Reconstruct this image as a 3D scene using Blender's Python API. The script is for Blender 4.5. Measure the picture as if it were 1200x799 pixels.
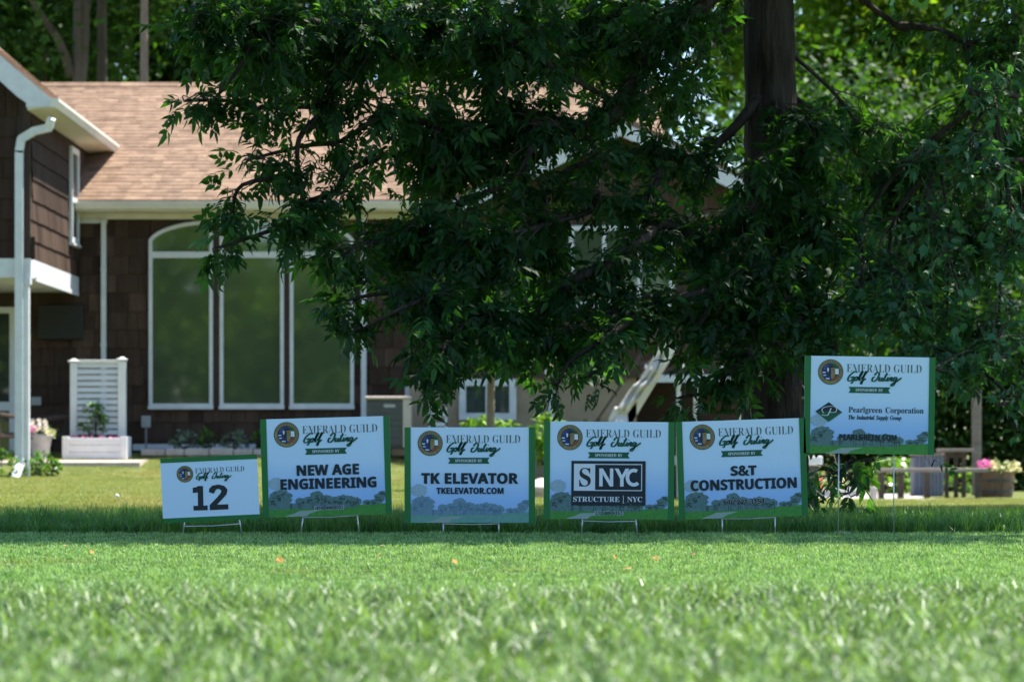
import bpy, bmesh, math, random
import numpy as np
from mathutils import Vector, Matrix, Euler
from mathutils.geometry import tessellate_polygon

for o in list(bpy.data.objects): bpy.data.objects.remove(o)
SC = bpy.context.scene
COL = SC.collection
R = math.radians
random.seed(7)

# ---------------------------------------------------------------- camera, sky, sun, exposure
F = 3690.0            # focal length in photo pixels (110 mm on a 36 mm frame, 1200 px wide)
EYE = 0.41
HOR = 525.0
cam = bpy.data.cameras.new("camera"); camo = bpy.data.objects.new("camera", cam); COL.objects.link(camo)
camo.location = (0, 0, EYE); camo.rotation_euler = (R(90), 0, 0)
cam.lens = F * 36 / 1200; cam.sensor_width = 36
cam.shift_y = (HOR - 399.5) / 1200
cam.clip_start = 0.1; cam.clip_end = 3000
cam.dof.use_dof = True; cam.dof.focus_distance = 14.95; cam.dof.aperture_fstop = 5.4
SC.camera = camo

SUN_EL, SUN_AZ = 62.0, 32.0       # elevation; azimuth from +X towards +Y (the sun is right of and beyond the house)
w = bpy.data.worlds.new("World"); SC.world = w; w.use_nodes = True
nt = w.node_tree; bg = nt.nodes["Background"]
sky = nt.nodes.new("ShaderNodeTexSky"); sky.sky_type = 'NISHITA'; sky.sun_disc = False
sky.sun_elevation = R(SUN_EL); sky.sun_rotation = R(90 - SUN_AZ)
sky.air_density = 1.0; sky.dust_density = 0.2; sky.ozone_density = 4.0
nt.links.new(sky.outputs[0], bg.inputs[0]); bg.inputs[1].default_value = 0.11
sd = bpy.data.lights.new("sun", 'SUN'); sd.energy = 5.0; sd.angle = R(0.53); sd.color = (1.0, 0.95, 0.86)
so = bpy.data.objects.new("sun", sd); COL.objects.link(so)
sv = Vector((math.cos(R(SUN_EL)) * math.cos(R(SUN_AZ)), math.cos(R(SUN_EL)) * math.sin(R(SUN_AZ)), math.sin(R(SUN_EL))))
so.rotation_euler = (-sv).to_track_quat('-Z', 'Y').to_euler(); so.location = (20, 10, 40)
SC.view_settings.view_transform = 'Standard'; SC.view_settings.look = 'None'
SC.view_settings.exposure = 1.38; SC.view_settings.gamma = 1.0
SC.cycles.max_bounces = 8; SC.cycles.transmission_bounces = 5; SC.cycles.transparent_max_bounces = 8
SC.cycles.use_denoising = True

def at(px, py, d):
    """point of the place seen at photo pixel (px, py) at distance d"""
    return Vector(((px - 600) * d / F, d, EYE + (HOR - py) * d / F))
def pX(px, d): return (px - 600) * d / F
def pZ(py, d): return EYE + (HOR - py) * d / F
def ss(a, b, x):
    t = min(1, max(0, (x - a) / (b - a))); return t * t * (3 - 2 * t)
def ground_z(x, y):
    zl = 0.36 * ss(40.5, 46.5, y)
    zr = -0.32 * ss(18, 42, y)
    t = ss(-1.6, 1.0, x)
    z = zl * (1 - t) + zr * t
    z += 2.2 * ss(-25, -95, y) if y < -25 else 0
    if y > 17: z += 0.012 * math.sin(x * 1.7 + y * .31) * min(1, (y - 17) / 4)
    return z

# ---------------------------------------------------------------- materials
MATS = {}
def lin(c):
    return tuple(((v / 255) / 12.92 if v / 255 <= .04045 else ((v / 255 + .055) / 1.055) ** 2.4) for v in c)
def mat(name, c1, c2=None, scale=8, rough=.7, spec=.4, bump=0, bscale=None, rand=0.0, isl=0.0, detail=4, metal=0,
        trans=None, tfac=0.4, stretch=(1, 1, 1), ior=1.5, coords='Object', band=None, patch=None):
    """noise-mixed colour c1/c2; rand / isl = value spread by object / by mesh island; trans = translucent colour"""
    m = bpy.data.materials.new(name); m.use_nodes = True; n = m.node_tree.nodes; l = m.node_tree.links
    p = n["Principled BSDF"]; out = n["Material Output"]
    p.inputs["Roughness"].default_value = rough; p.inputs["Specular IOR Level"].default_value = spec
    p.inputs["Metallic"].default_value = metal; p.inputs["IOR"].default_value = ior
    geo = n.new("ShaderNodeNewGeometry")
    mp = n.new("ShaderNodeMapping"); mp.inputs["Scale"].default_value = stretch
    l.new(geo.outputs["Position"], mp.inputs[0])
    col = None
    if c2 is not None:
        nz = n.new("ShaderNodeTexNoise"); nz.inputs["Scale"].default_value = scale; nz.inputs["Detail"].default_value = detail
        nz.inputs["Roughness"].default_value = .6
        l.new(mp.outputs[0], nz.inputs["Vector"])
        rp = n.new("ShaderNodeMapRange"); rp.inputs[1].default_value = .33; rp.inputs[2].default_value = .67
        l.new(nz.outputs[0], rp.inputs[0])
        mx = n.new("ShaderNodeMix"); mx.data_type = 'RGBA'
        mx.inputs[6].default_value = (*c1, 1); mx.inputs[7].default_value = (*c2, 1)
        l.new(rp.outputs[0], mx.inputs[0]); col = mx.outputs[2]
    else:
        rgb = n.new("ShaderNodeRGB"); rgb.outputs[0].default_value = (*c1, 1); col = rgb.outputs[0]
    if patch:
        pc, ps, p0, p1 = patch
        nz3 = n.new("ShaderNodeTexNoise"); nz3.inputs["Scale"].default_value = ps; nz3.inputs["Detail"].default_value = 3
        l.new(geo.outputs["Position"], nz3.inputs["Vector"])
        r3 = n.new("ShaderNodeMapRange"); r3.inputs[1].default_value = p0; r3.inputs[2].default_value = p1
        l.new(nz3.outputs[0], r3.inputs[0])
        m3 = n.new("ShaderNodeMix"); m3.data_type = 'RGBA'; m3.inputs[7].default_value = (*pc, 1)
        l.new(r3.outputs[0], m3.inputs[0]); l.new(col, m3.inputs[6]); col = m3.outputs[2]
    if rand or isl:
        hs = n.new("ShaderNodeHueSaturation")
        s = None
        for amt, src in ((rand, 'o'), (isl, 'i')):
            if not amt: continue
            if src == 'o': oi = n.new("ShaderNodeObjectInfo"); so_ = oi.outputs["Random"]
            else: so_ = geo.outputs["Random Per Island"]
            mr = n.new("ShaderNodeMapRange"); mr.inputs[3].default_value = 1 - amt; mr.inputs[4].default_value = 1 + amt
            l.new(so_, mr.inputs[0])
            if s is None: s = mr.outputs[0]
            else:
                mu = n.new("ShaderNodeMath"); mu.operation = 'MULTIPLY'; l.new(s, mu.inputs[0]); l.new(mr.outputs[0], mu.inputs[1]); s = mu.outputs[0]
        l.new(s, hs.inputs["Value"]); l.new(col, hs.inputs["Color"]); col = hs.outputs[0]
    l.new(col, p.inputs["Base Color"])
    if bump:
        nb = n.new("ShaderNodeTexNoise"); nb.inputs["Scale"].default_value = bscale or scale * 3; nb.inputs["Detail"].default_value = 5
        l.new(mp.outputs[0], nb.inputs["Vector"])
        bp = n.new("ShaderNodeBump"); bp.inputs["Strength"].default_value = 1; bp.inputs["Distance"].default_value = bump
        l.new(nb.outputs[0], bp.inputs["Height"]); l.new(bp.outputs[0], p.inputs["Normal"])
    if trans is not None:
        tr = n.new("ShaderNodeBsdfTranslucent")
        mt = n.new("ShaderNodeMix"); mt.data_type = 'RGBA'; mt.blend_type = 'MULTIPLY'; mt.inputs[0].default_value = 1
        l.new(col, mt.inputs[6]); mt.inputs[7].default_value = (*trans, 1)
        l.new(mt.outputs[2], tr.inputs[0])
        ms = n.new("ShaderNodeMixShader"); ms.inputs[0].default_value = tfac
        l.new(p.outputs[0], ms.inputs[1]); l.new(tr.outputs[0], ms.inputs[2]); l.new(ms.outputs[0], out.inputs[0])
    MATS[name] = m
    return m

def glass_mat(name, tint, refl, rough=.02, gcol=(.8, .85, .85)):
    """coated window glass over a drawn shade: mirror part + dark diffuse part"""
    m = bpy.data.materials.new(name); m.use_nodes = True; n = m.node_tree.nodes; l = m.node_tree.links
    p = n["Principled BSDF"]; out = n["Material Output"]
    p.inputs["Base Color"].default_value = (*tint, 1); p.inputs["Roughness"].default_value = .8
    gl = n.new("ShaderNodeBsdfGlossy"); gl.inputs["Roughness"].default_value = rough; gl.inputs["Color"].default_value = (*gcol, 1)
    nz = n.new("ShaderNodeTexNoise"); nz.inputs["Scale"].default_value = 1.3; nz.inputs["Detail"].default_value = 2
    bp = n.new("ShaderNodeBump"); bp.inputs["Distance"].default_value = .0015; bp.inputs["Strength"].default_value = .5
    geo = n.new("ShaderNodeNewGeometry"); l.new(geo.outputs["Position"], nz.inputs["Vector"])
    l.new(nz.outputs[0], bp.inputs["Height"]); l.new(bp.outputs[0], gl.inputs["Normal"])
    ms = n.new("ShaderNodeMixShader"); ms.inputs[0].default_value = refl
    l.new(p.outputs[0], ms.inputs[1]); l.new(gl.outputs[0], ms.inputs[2]); l.new(ms.outputs[0], out.inputs[0])
    MATS[name] = m; return m

YG = (1.7, 1.9, .35)   # what light through a leaf gains
mat('ash_leaf', (.013, .052, .018), (.026, .085, .024), 3, rough=.5, spec=.26, isl=.45, rand=.35, trans=(3.8, 3.5, .6), tfac=.42)
mat('maple_leaf', (.030, .105, .048), (.055, .150, .068), 3, rough=.42, spec=.42, isl=.45, rand=.35, trans=(2.0, 2.2, .5), tfac=.34)
mat('far_leaf', (.022, .06, .012), (.045, .10, .018), .8, rough=.55, spec=.25, isl=.5, trans=(2.0, 2.2, .5), tfac=.36)
mat('far_leaf_bright', (.09, .17, .02), (.15, .24, .03), .8, rough=.55, spec=.3, isl=.4, trans=(2.1, 2.1, .5), tfac=.5)  # brighter copy of far_leaf: sunlight put into the leaf colour
mat('bush_leaf', (.05, .13, .02), (.10, .20, .03), 6, rough=.4, spec=.5, isl=.5, trans=(1.6, 1.7, .4), tfac=.35)
mat('hosta_leaf', (.12, .26, .03), (.20, .34, .06), 6, rough=.35, spec=.5, isl=.4, trans=(1.4, 1.5, .4), tfac=.3)
mat('grey_leaf', (.14, .20, .13), (.22, .29, .19), 6, rough=.6, isl=.4, trans=(1.2, 1.4, .6), tfac=.25)
mat('bark', (.018, .014, .011), (.062, .05, .04), 16, rough=.9, spec=.15, bump=.06, bscale=22, stretch=(1, 1, .16))
mat('far_bark', (.05, .04, .03), (.10, .08, .06), 3, rough=.9, bump=.02, bscale=8, stretch=(1, 1, .3))
mat('pale_bark', (.16, .12, .09), (.24, .19, .15), 9, rough=.85, bump=.006, bscale=30, stretch=(1, 1, .3))
mat('twig_bark', (.03, .025, .018), (.06, .048, .035), 20, rough=.85)
mat('rough_blade', (.018, .065, .010), (.28, .41, .16), 20, rough=.42, spec=.5, isl=.8, trans=(1.5, 1.6, .5), tfac=.28)  # pale highlights and dark self-shadow of the blades are mixed into the colour
mat('fairway_blade', (.10, .22, .055), (.33, .47, .21), 9, rough=.5, spec=.2, isl=.6, trans=(1.4, 1.5, .5), tfac=.3, patch=((.26, .26, .10), .9, .6, .75))
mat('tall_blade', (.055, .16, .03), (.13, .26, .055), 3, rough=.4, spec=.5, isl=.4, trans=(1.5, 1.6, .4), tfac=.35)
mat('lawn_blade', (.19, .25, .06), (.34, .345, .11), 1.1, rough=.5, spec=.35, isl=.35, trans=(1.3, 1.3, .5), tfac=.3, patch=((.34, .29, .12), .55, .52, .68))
mat('turf', (.03, .06, .012), (.07, .11, .025), 4, rough=.95, spec=.1, bump=.02, bscale=60)
mat('lawn_soil', (.10, .125, .035), (.15, .165, .055), 1.3, rough=.95, spec=.1, bump=.01, bscale=40)
mat('siding', (.052, .033, .024), (.074, .047, .034), 14, rough=.85, spec=.1, rand=.38, isl=.2, bump=.003, bscale=60, stretch=(1, 1, .15))
mat('siding_board', (.040, .024, .018), (.052, .032, .024), 9, rough=.85)
mat('roof_tile', (.175, .113, .077), (.265, .18, .122), 5, rough=.9, spec=.15, rand=.2, isl=.2, bump=.004, bscale=120)
mat('roof_felt', (.30, .19, .13), (.36, .24, .17), 9, rough=.95)
mat('white_trim', (.55, .56, .57), (.64, .65, .65), 6, rough=.45, spec=.4)
mat('cream_trim', (.62, .58, .50), (.70, .66, .58), 4, rough=.5)
mat('vinyl', (.68, .69, .70), (.76, .76, .76), 5, rough=.35, spec=.5)
mat('stucco', (.27, .205, .135), (.33, .255, .17), 5, rough=.95, bump=.004, bscale=90)
mat('concrete', (.42, .38, .33), (.55, .50, .45), 6, rough=.9, bump=.004, bscale=60)
mat('pink_stone', (.42, .33, .28), (.58, .48, .42), 8, rough=.9, bump=.01, bscale=30)
mat('grey_wood', (.19, .155, .13), (.30, .25, .215), 7, rough=.85, bump=.003, bscale=40, stretch=(.2, 1, 1), rand=.15)
mat('dark_wood', (.06, .045, .035), (.10, .075, .055), 7, rough=.85, rand=.2)
mat('barrel_wood', (.15, .09, .055), (.22, .14, .09), 9, rough=.85, stretch=(1, 1, .2), rand=.25)
mat('blue_grey_board', (.13, .15, .20), (.18, .20, .26), 6, rough=.7, rand=.15)
mat('wicker', (.035, .026, .020), (.07, .052, .04), 40, rough=.8, bump=.004, bscale=90)
mat('black_plastic', (.008, .008, .009), rough=.5)
mat('grille_metal', (.12, .125, .125), (.17, .175, .175), 5, rough=.5)
mat('grey_metal', (.30, .31, .31), (.38, .39, .38), 5, rough=.5, metal=.1)
mat('beige_metal', (.45, .38, .32), (.52, .44, .38), 5, rough=.5)
mat('dark_metal', (.05, .055, .055), (.08, .085, .08), 12, rough=.5)
mat('wire', (.55, .56, .56), rough=.35, metal=.6)
mat('cloth_white', (.50, .47, .43), (.62, .60, .57), 4, rough=.9, spec=.1)
mat('petal_white', (.80, .74, .72), (.85, .80, .70), 20, rough=.6, trans=(1, 1, 1), tfac=.3)
mat('petal_pink', (.75, .10, .40), (.85, .35, .55), 20, rough=.6, trans=(1, 1, 1), tfac=.3)
mat('petal_yellow', (.75, .65, .22), (.82, .78, .5), 20, rough=.6, trans=(1, 1, 1), tfac=.3)
mat('petal_red', (.6, .04, .04), (.7, .1, .06), 20, rough=.6)
mat('pot', (.30, .31, .33), (.42, .42, .44), 8, rough=.6)
mat('bulb', (.85, .82, .75), rough=.2)
mat('dead_leaf', (.48, .30, .12), (.60, .42, .20), 60, rough=.8, trans=(1.2, 1.1, .8), tfac=.4)
mat('shade_inside', (.02, .02, .022), rough=.7)
# print colours
mat('print_white_skylit', (.66, .84, .97), rough=.42, spec=.4)  # white print with the blue skylight of the shade put into its colour
mat('print_green', (.016, .165, .035), (.018, .175, .04), 20, rough=.42)
mat('print_ribbon', (.005, .10, .045), rough=.45)
mat('print_ink', (.008, .018, .030), rough=.45)
mat('print_black', (.018, .024, .028), rough=.45)
mat('print_pale', (.74, .80, .84), rough=.45)
mat('print_script', (.002, .085, .05), rough=.45)
mat('print_olive', (.10, .12, .085), rough=.45)
mat('print_navy', (.02, .03, .09), rough=.45)
mat('print_gold', (.20, .155, .06), (.36, .29, .12), 300, rough=.45)
mat('print_blue', (.02, .045, .20), (.015, .03, .12), 400, rough=.45)
mat('print_emerald', (.01, .16, .06), (.02, .10, .05), 400, rough=.45)
mat('print_red', (.28, .05, .03), (.34, .09, .05), 300, rough=.45)
mat('print_trees', (.07, .15, .14), (.14, .25, .25), 130, rough=.45, detail=6)
mat('print_trees_pale', (.11, .23, .30), (.22, .34, .42), 130, rough=.45, detail=6)
mat('print_trees_pale_dark', (.07, .17, .24), (.12, .25, .32), 130, rough=.45)
mat('print_trees_dark', (.02, .06, .045), (.05, .10, .085), 130, rough=.45)
mat('print_trees_far', (.28, .42, .50), (.38, .52, .58), 130, rough=.45)
mat('print_lawn', (.045, .23, .03), (.08, .30, .05), 60, rough=.45)
mat('print_lawn_pale', (.13, .32, .26), (.17, .38, .30), 60, rough=.45)
mat('print_path', (.28, .38, .33), (.33, .42, .37), 60, rough=.45)
def sky_print():
    """the printed sky of a sign: white blued by painted-in skylight at the top, blue low down (flat print; uses the print's own height)"""
    m = bpy.data.materials.new('print_sky'); m.use_nodes = True; n = m.node_tree.nodes; l = m.node_tree.links
    p = n["Principled BSDF"]; p.inputs["Roughness"].default_value = .42; p.inputs["Specular IOR Level"].default_value = .4
    at_ = n.new("ShaderNodeAttribute"); at_.attribute_name = 'print_v'
    cr = n.new("ShaderNodeValToRGB"); l.new(at_.outputs["Fac"], cr.inputs[0])
    e = cr.color_ramp.elements; e[0].position = 0; e[0].color = (.68, .85, .97, 1); e[1].position = 1; e[1].color = (.30, .50, .84, 1)
    k = e.new(.45); k.color = (.61, .81, .97, 1); k = e.new(.75); k.color = (.37, .60, .93, 1)
    l.new(cr.outputs[0], p.inputs["Base Color"]); MATS['print_sky'] = m
sky_print()
glass_mat('window_glass', (.034, .056, .022), .15, .03)
glass_mat('dark_glass', (.012, .018, .014), .09)
glass_mat('small_glass', (.03, .04, .04), .22)

# ---------------------------------------------------------------- mesh building
class B:
    def __init__(s): s.v = []; s.f = []
    def add(s, vs, fs):
        b = len(s.v); s.v += [tuple(p) for p in vs]; s.f += [tuple(b + i for i in f) for f in fs]; return s
    def box(s, x0, x1, y0, y1, z0, z1):
        return s.add([(x0, y0, z0), (x1, y0, z0), (x1, y1, z0), (x0, y1, z0), (x0, y0, z1), (x1, y0, z1), (x1, y1, z1), (x0, y1, z1)],
                     [(0, 3, 2, 1), (4, 5, 6, 7), (0, 1, 5, 4), (1, 2, 6, 5), (2, 3, 7, 6), (3, 0, 4, 7)])
    def bbox(s, x0, x1, y0, y1, z0, z1, r=.01):
        """box with its corners cut back, so its edges catch light"""
        vs = []; 
        for z, i in ((z0, r), (z0 + r, 0), (z1 - r, 0), (z1, r)):
            vs += [(x0 + i + r, y0 + i, z), (x1 - i - r, y0 + i, z), (x1 - i, y0 + i + r, z), (x1 - i, y1 - i - r, z),
                   (x1 - i - r, y1 - i, z), (x0 + i + r, y1 - i, z), (x0 + i, y1 - i - r, z), (x0 + i, y0 + i + r, z)]
        fs = [tuple(range(7, -1, -1)), tuple(range(24, 32))]
        for k in range(3):
            for j in range(8): fs.append((k * 8 + j, k * 8 + (j + 1) % 8, k * 8 + 8 + (j + 1) % 8, k * 8 + 8 + j))
        return s.add(vs, fs)
    def obox(s, c, u, v, w_, a, b_, c_):
        """oriented box: centre c, axes u v w with half sizes"""
        c = Vector(c); u = Vector(u).normalized() * a; v = Vector(v).normalized() * b_; w_ = Vector(w_).normalized() * c_
        P = [c + i * u + j * v + k * w_ for k in (-1, 1) for j in (-1, 1) for i in (-1, 1)]
        return s.add(P, [(0, 2, 3, 1), (4, 5, 7, 6), (0, 1, 5, 4), (2, 6, 7, 3), (0, 4, 6, 2), (1, 3, 7, 5)])
    def bar(s, p, q, wd, th, up=(0, 0, 1)):
        p = Vector(p); q = Vector(q); d = (q - p); L = d.length; d.normalize()
        sx = d.cross(Vector(up)); 
        if sx.length < 1e-4: sx = d.cross(Vector((0, 1, 0)))
        sx.normalize(); u2 = sx.cross(d)
        return s.obox((p + q) / 2, d, sx, u2, L / 2, wd / 2, th / 2)
    def tube(s, pts, rad, n=6, cap=True):
        pts = [Vector(p) for p in pts]; rad = rad if hasattr(rad, '__len__') else [rad] * len(pts)
        b = len(s.v); m = len(pts)
        for i, p in enumerate(pts):
            d = (pts[min(i + 1, m - 1)] - pts[max(i - 1, 0)]).normalized()
            a = d.cross(Vector((.13, 1, .07))); 
            if a.length < 1e-3: a = d.cross(Vector((1, 0, 0)))
            a.normalize(); c = d.cross(a)
            for k in range(n):
                t = 2 * math.pi * k / n; s.v.append(tuple(p + (a * math.cos(t) + c * math.sin(t)) * rad[i]))
        for i in range(m - 1):
            for k in range(n):
                s.f.append((b + i * n + k, b + i * n + (k + 1) % n, b + (i + 1) * n + (k + 1) % n, b + (i + 1) * n + k))
        if cap: s.f.append(tuple(b + k for k in range(n - 1, -1, -1))); s.f.append(tuple(b + (m - 1) * n + k for k in range(n)))
        return s
    def prism(s, poly, y0, y1):
        """polygon in XZ (counter-clockwise seen from -Y) pulled from y0 to y1"""
        n = len(poly); vs = [(x, y0, z) for x, z in poly] + [(x, y1, z) for x, z in poly]
        fs = [(i, (i + 1) % n, n + (i + 1) % n, n + i) for i in range(n)]
        P = [[Vector((x, z, 0)) for x, z in poly]]
        T = tessellate_polygon(P)
        fs = [(a, n + a, n + b2, b2) for a, b2 in ((i, (i + 1) % n) for i in range(n))]
        fs += [tuple(t) for t in T] + [tuple(n + i for i in reversed(t)) for t in T]
        return s.add(vs, fs)
    def prism_x(s, poly, x0, x1):
        """polygon in YZ pulled along X"""
        n = len(poly); vs = [(x0, y, z) for y, z in poly] + [(x1, y, z) for y, z in poly]
        T = tessellate_polygon([[Vector((y, z, 0)) for y, z in poly]])
        fs = [(i, (i + 1) % n, n + (i + 1) % n, n + i) for i in range(n)] + [tuple(t) for t in T] + [tuple(n + i for i in t) for t in T]
        return s.add(vs, fs)
    def ring(s, poly, wd, y0, y1):
        """frame that follows a closed polygon (XZ), wd wide inwards, from y0 to y1"""
        n = len(poly); ins = []
        area = sum(poly[i][0] * poly[(i + 1) % n][1] - poly[(i + 1) % n][0] * poly[i][1] for i in range(n))
        sg = 1 if area > 0 else -1
        for i in range(n):
            a = Vector(poly[i - 1]); b = Vector(poly[i]); c = Vector(poly[(i + 1) % n])
            d1 = (b - a).normalized(); d2 = (c - b).normalized()
            n1 = Vector((-d1.y, d1.x)) * sg; n2 = Vector((-d2.y, d2.x)) * sg
            k = (n1 + n2); k = k / max(.3, k.dot(n1)) if k.length > 1e-6 else n1
            ins.append(b + k * wd)
        vs = [(x, y0, z) for x, z in poly] + [(p.x, y0, p.y) for p in ins] + [(x, y1, z) for x, z in poly] + [(p.x, y1, p.y) for p in ins]
        fs = []
        for i in range(n):
            j = (i + 1) % n
            fs += [(i, j, n + j, n + i), (2 * n + i, 3 * n + i, 3 * n + j, 2 * n + j), (i, 2 * n + i, 2 * n + j, j), (n + i, n + j, 3 * n + j, 3 * n + i)]
        s.add(vs, fs); return [(p.x, p.y) for p in ins]
    def build(s, name, m, parent=None, smooth=False, recalc=True, origin=None):
        me = bpy.data.meshes.new(name)
        o_ = Vector(origin) if origin is not None else (root_loc(parent) if parent else Vector((0, 0, 0)))
        me.from_pydata([(x - o_.x, y - o_.y, z - o_.z) for x, y, z in s.v], [], s.f)
        if recalc:
            bm = bmesh.new(); bm.from_mesh(me); bmesh.ops.recalc_face_normals(bm, faces=bm.faces); bm.to_mesh(me); bm.free()
        if smooth: me.polygons.foreach_set('use_smooth', [True] * len(me.polygons))
        me.materials.append(MATS[m] if isinstance(m, str) else m)
        o = bpy.data.objects.new(name, me); COL.objects.link(o)
        if parent: o.parent = parent
        elif origin is not None: o.location = o_
        o['_ox'] = 0
        del o['_ox']
        return o

def root_loc(o):
    while o.parent: o = o.parent
    return Vector(o.location)
def tag(o, label=None, cat=None, group=None, kind=None):
    if label: o['label'] = label
    if cat: o['category'] = cat
    if group: o['group'] = group
    if kind: o['kind'] = kind
    return o
def empty(name, loc, label, cat, group=None):
    o = bpy.data.objects.new(name, None); COL.objects.link(o); o.location = loc; o.empty_display_size = .2
    return tag(o, label, cat, group)
def raw(name, V, Fc, m, parent=None, kind=None, tris=False):
    """fast numpy mesh; Fc an (n,3) or (n,4) array"""
    V = np.asarray(V, dtype=np.float32); Fc = np.asarray(Fc, dtype=np.int32)
    if parent: V = V - np.array(root_loc(parent), dtype=np.float32)
    me = bpy.data.meshes.new(name); me.vertices.add(len(V)); me.vertices.foreach_set('co', V.ravel())
    k = Fc.shape[1]; me.loops.add(len(Fc) * k); me.polygons.add(len(Fc))
    me.loops.foreach_set('vertex_index', Fc.ravel())
    me.polygons.foreach_set('loop_start', np.arange(0, len(Fc) * k, k, dtype=np.int32))
    me.update(calc_edges=True); me.materials.append(MATS[m])
    o = bpy.data.objects.new(name, me); COL.objects.link(o)
    if parent: o.parent = parent
    if kind: o['kind'] = kind
    return o

# ---------------------------------------------------------------- ground
def grid(xs, ys, zf, holes=None):
    vs = [(x, y, zf(x, y)) for y in ys for x in xs]; n = len(xs)
    fs = [(j * n + i, j * n + i + 1, (j + 1) * n + i + 1, (j + 1) * n + i) for j in range(len(ys) - 1) for i in range(n - 1)]
    b = B(); b.v = vs; b.f = fs; return b
xs = sorted(set([-600, -300, -150, -80, -45] + [-28 + 1.0 * i for i in range(57)] + [45, 80, 150, 300, 600]))
ys = [-600, -300, -180, -120, -95, -80, -65, -50, -38, -25, -12, 0] + [2.0 * i for i in range(1, 9)] + [17 + i for i in range(34)] + [55, 60, 70, 90, 130, 200, 350, 700, 1200]
g = grid(xs, ys, lambda x, y: ground_z(x, y) - (.004 if y <= 17 else 0)).build('ground', 'lawn_soil', smooth=True); tag(g, kind='structure')
xs2 = [-6 + .5 * i for i in range(25)]
fw = grid(xs2, [1 + .5 * i for i in range(33)], lambda x, y: .002).build('fairway', 'turf'); tag(fw, kind='structure')
# ---------------------------------------------------------------- the house
HY = 46.0
hx0 = pX(90, HY)                         # -6.36: the side wall of the left wing
house = empty('brown_house', (-3.5, HY, .36), 'dark brown shake sided house with tan shingle roof and tall arched windows', 'house')
rs = random.Random(3)
def shingle_mesh(name, wd_, ht, th, m):
    """one wedge: thin at the top, thick at the butt; facing -Y, hung from its top edge"""
    b = B(); b.v = [(0, -.004, 0), (wd_, -.004, 0), (wd_, -th, -ht), (0, -th, -ht), (0, 0, 0), (wd_, 0, 0), (wd_, 0, -ht), (0, 0, -ht)]
    b.f = [(0, 3, 2, 1), (3, 7, 6, 2), (0, 4, 7, 3), (1, 2, 6, 5), (0, 1, 5, 4)]
    me = bpy.data.meshes.new(name); me.from_pydata(b.v, [], b.f); me.materials.append(MATS[m]); return me
SH = [shingle_mesh('siding_shingle', w_, .30, .026, 'siding') for w_ in (.15, .2, .26, .32)]; SW = (.15, .2, .26, .32)
def shake_wall(parent, inside, origin, ux, u1, z0, z1, exposure, budget, name='siding_shingle'):
    """rows of shakes over the plane through origin along ux; inside(u, z) says where wall is bare of openings. Returns count used"""
    used = 0; rest = B(); ux = Vector(ux); nrm = Vector((ux.y, -ux.x, 0)); ang = math.atan2(ux.y, ux.x)
    z = z0 + exposure; prl = root_loc(parent)
    while z < z1 + exposure:
        u = -rs.uniform(0, .2)
        while u < u1:
            k = rs.randrange(4); w_ = SW[k]
            if inside(u + w_ / 2, z - exposure * .5) and u + w_ < u1 + .12 and u > -.02:
                p = Vector(origin) + ux * u + Vector((0, 0, z + rs.uniform(-.006, .006))) - Vector((0, 0, Vector(origin).z))
                p += nrm * .003
                if used < budget:
                    o = bpy.data.objects.new(name, SH[k]); COL.objects.link(o); o.parent = parent
                    o.location = p - prl; o.rotation_euler = (0, 0, ang); o.scale = ((w_ - .006) / w_, 1, 1); used += 1
                else:
                    a = [(0, .004, 0), (w_ - .006, .004, 0), (w_ - .006, .026, -.30), (0, .026, -.30), (w_ - .006, 0, -.30), (0, 0, -.30)]
                    rest.add([tuple(p + ux * q[0] + nrm * q[1] + Vector((0, 0, q[2]))) for q in a], [(0, 3, 2, 1), (3, 5, 4, 2)])
            u += w_ + .003
        z += exposure
    if rest.v:
        o = rest.build(name, 'siding', parent, recalc=False); o['kind'] = 'stuff'
    return used
# openings of the tall windows (pixels at the wall plane)
panels = [(175, 250), (258, 333), (340, 415)]
def arch_top(px):      # height of the arch in pixels over the three panels
    if px < 175: px = 175
    if px < 250: t = (250 - px) / 75; return 259 + 29 * (1 - math.sqrt(1 - (.97 * t) ** 2))
    if px > 340: t = (px - 340) / 75; return 259 + 29 * (1 - math.sqrt(1 - (.97 * min(1, t)) ** 2))
    return 257
def in_win(px, py): return any(a - 3 < px < c + 3 and arch_top(px) - 3 < py < 480 for a, c in panels)
main_wall = B().box(-9.6, pX(532, HY), HY + .006, HY + .2, -.4, 4.1).build('wall', 'siding_board', house)
def inside_main(u, z):
    x = -9.6 + u; px = 600 + x * F / HY; py = HOR - (z - EYE) * F / HY
    if px < 20: return False
    if in_win(px, py): return False
    return z < 3.98 and z > .30
# the visible stretch first, so that its shakes are the single ones
def im_vis(u, z): return inside_main(u, z) and pX(88, HY) < -9.6 + u < pX(475, HY)
def im_rest(u, z): return inside_main(u, z) and not (pX(88, HY) < -9.6 + u < pX(475, HY))
n1 = shake_wall(main_wall, im_vis, (-9.6, HY, .0), (1, 0, 0), 9.6 + pX(532, HY), .28, 3.9, .27, 235)
shake_wall(main_wall, im_rest, (-9.6, HY, .0), (1, 0, 0), 9.6 + pX(532, HY), .28, 3.9, .27, 0)
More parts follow.
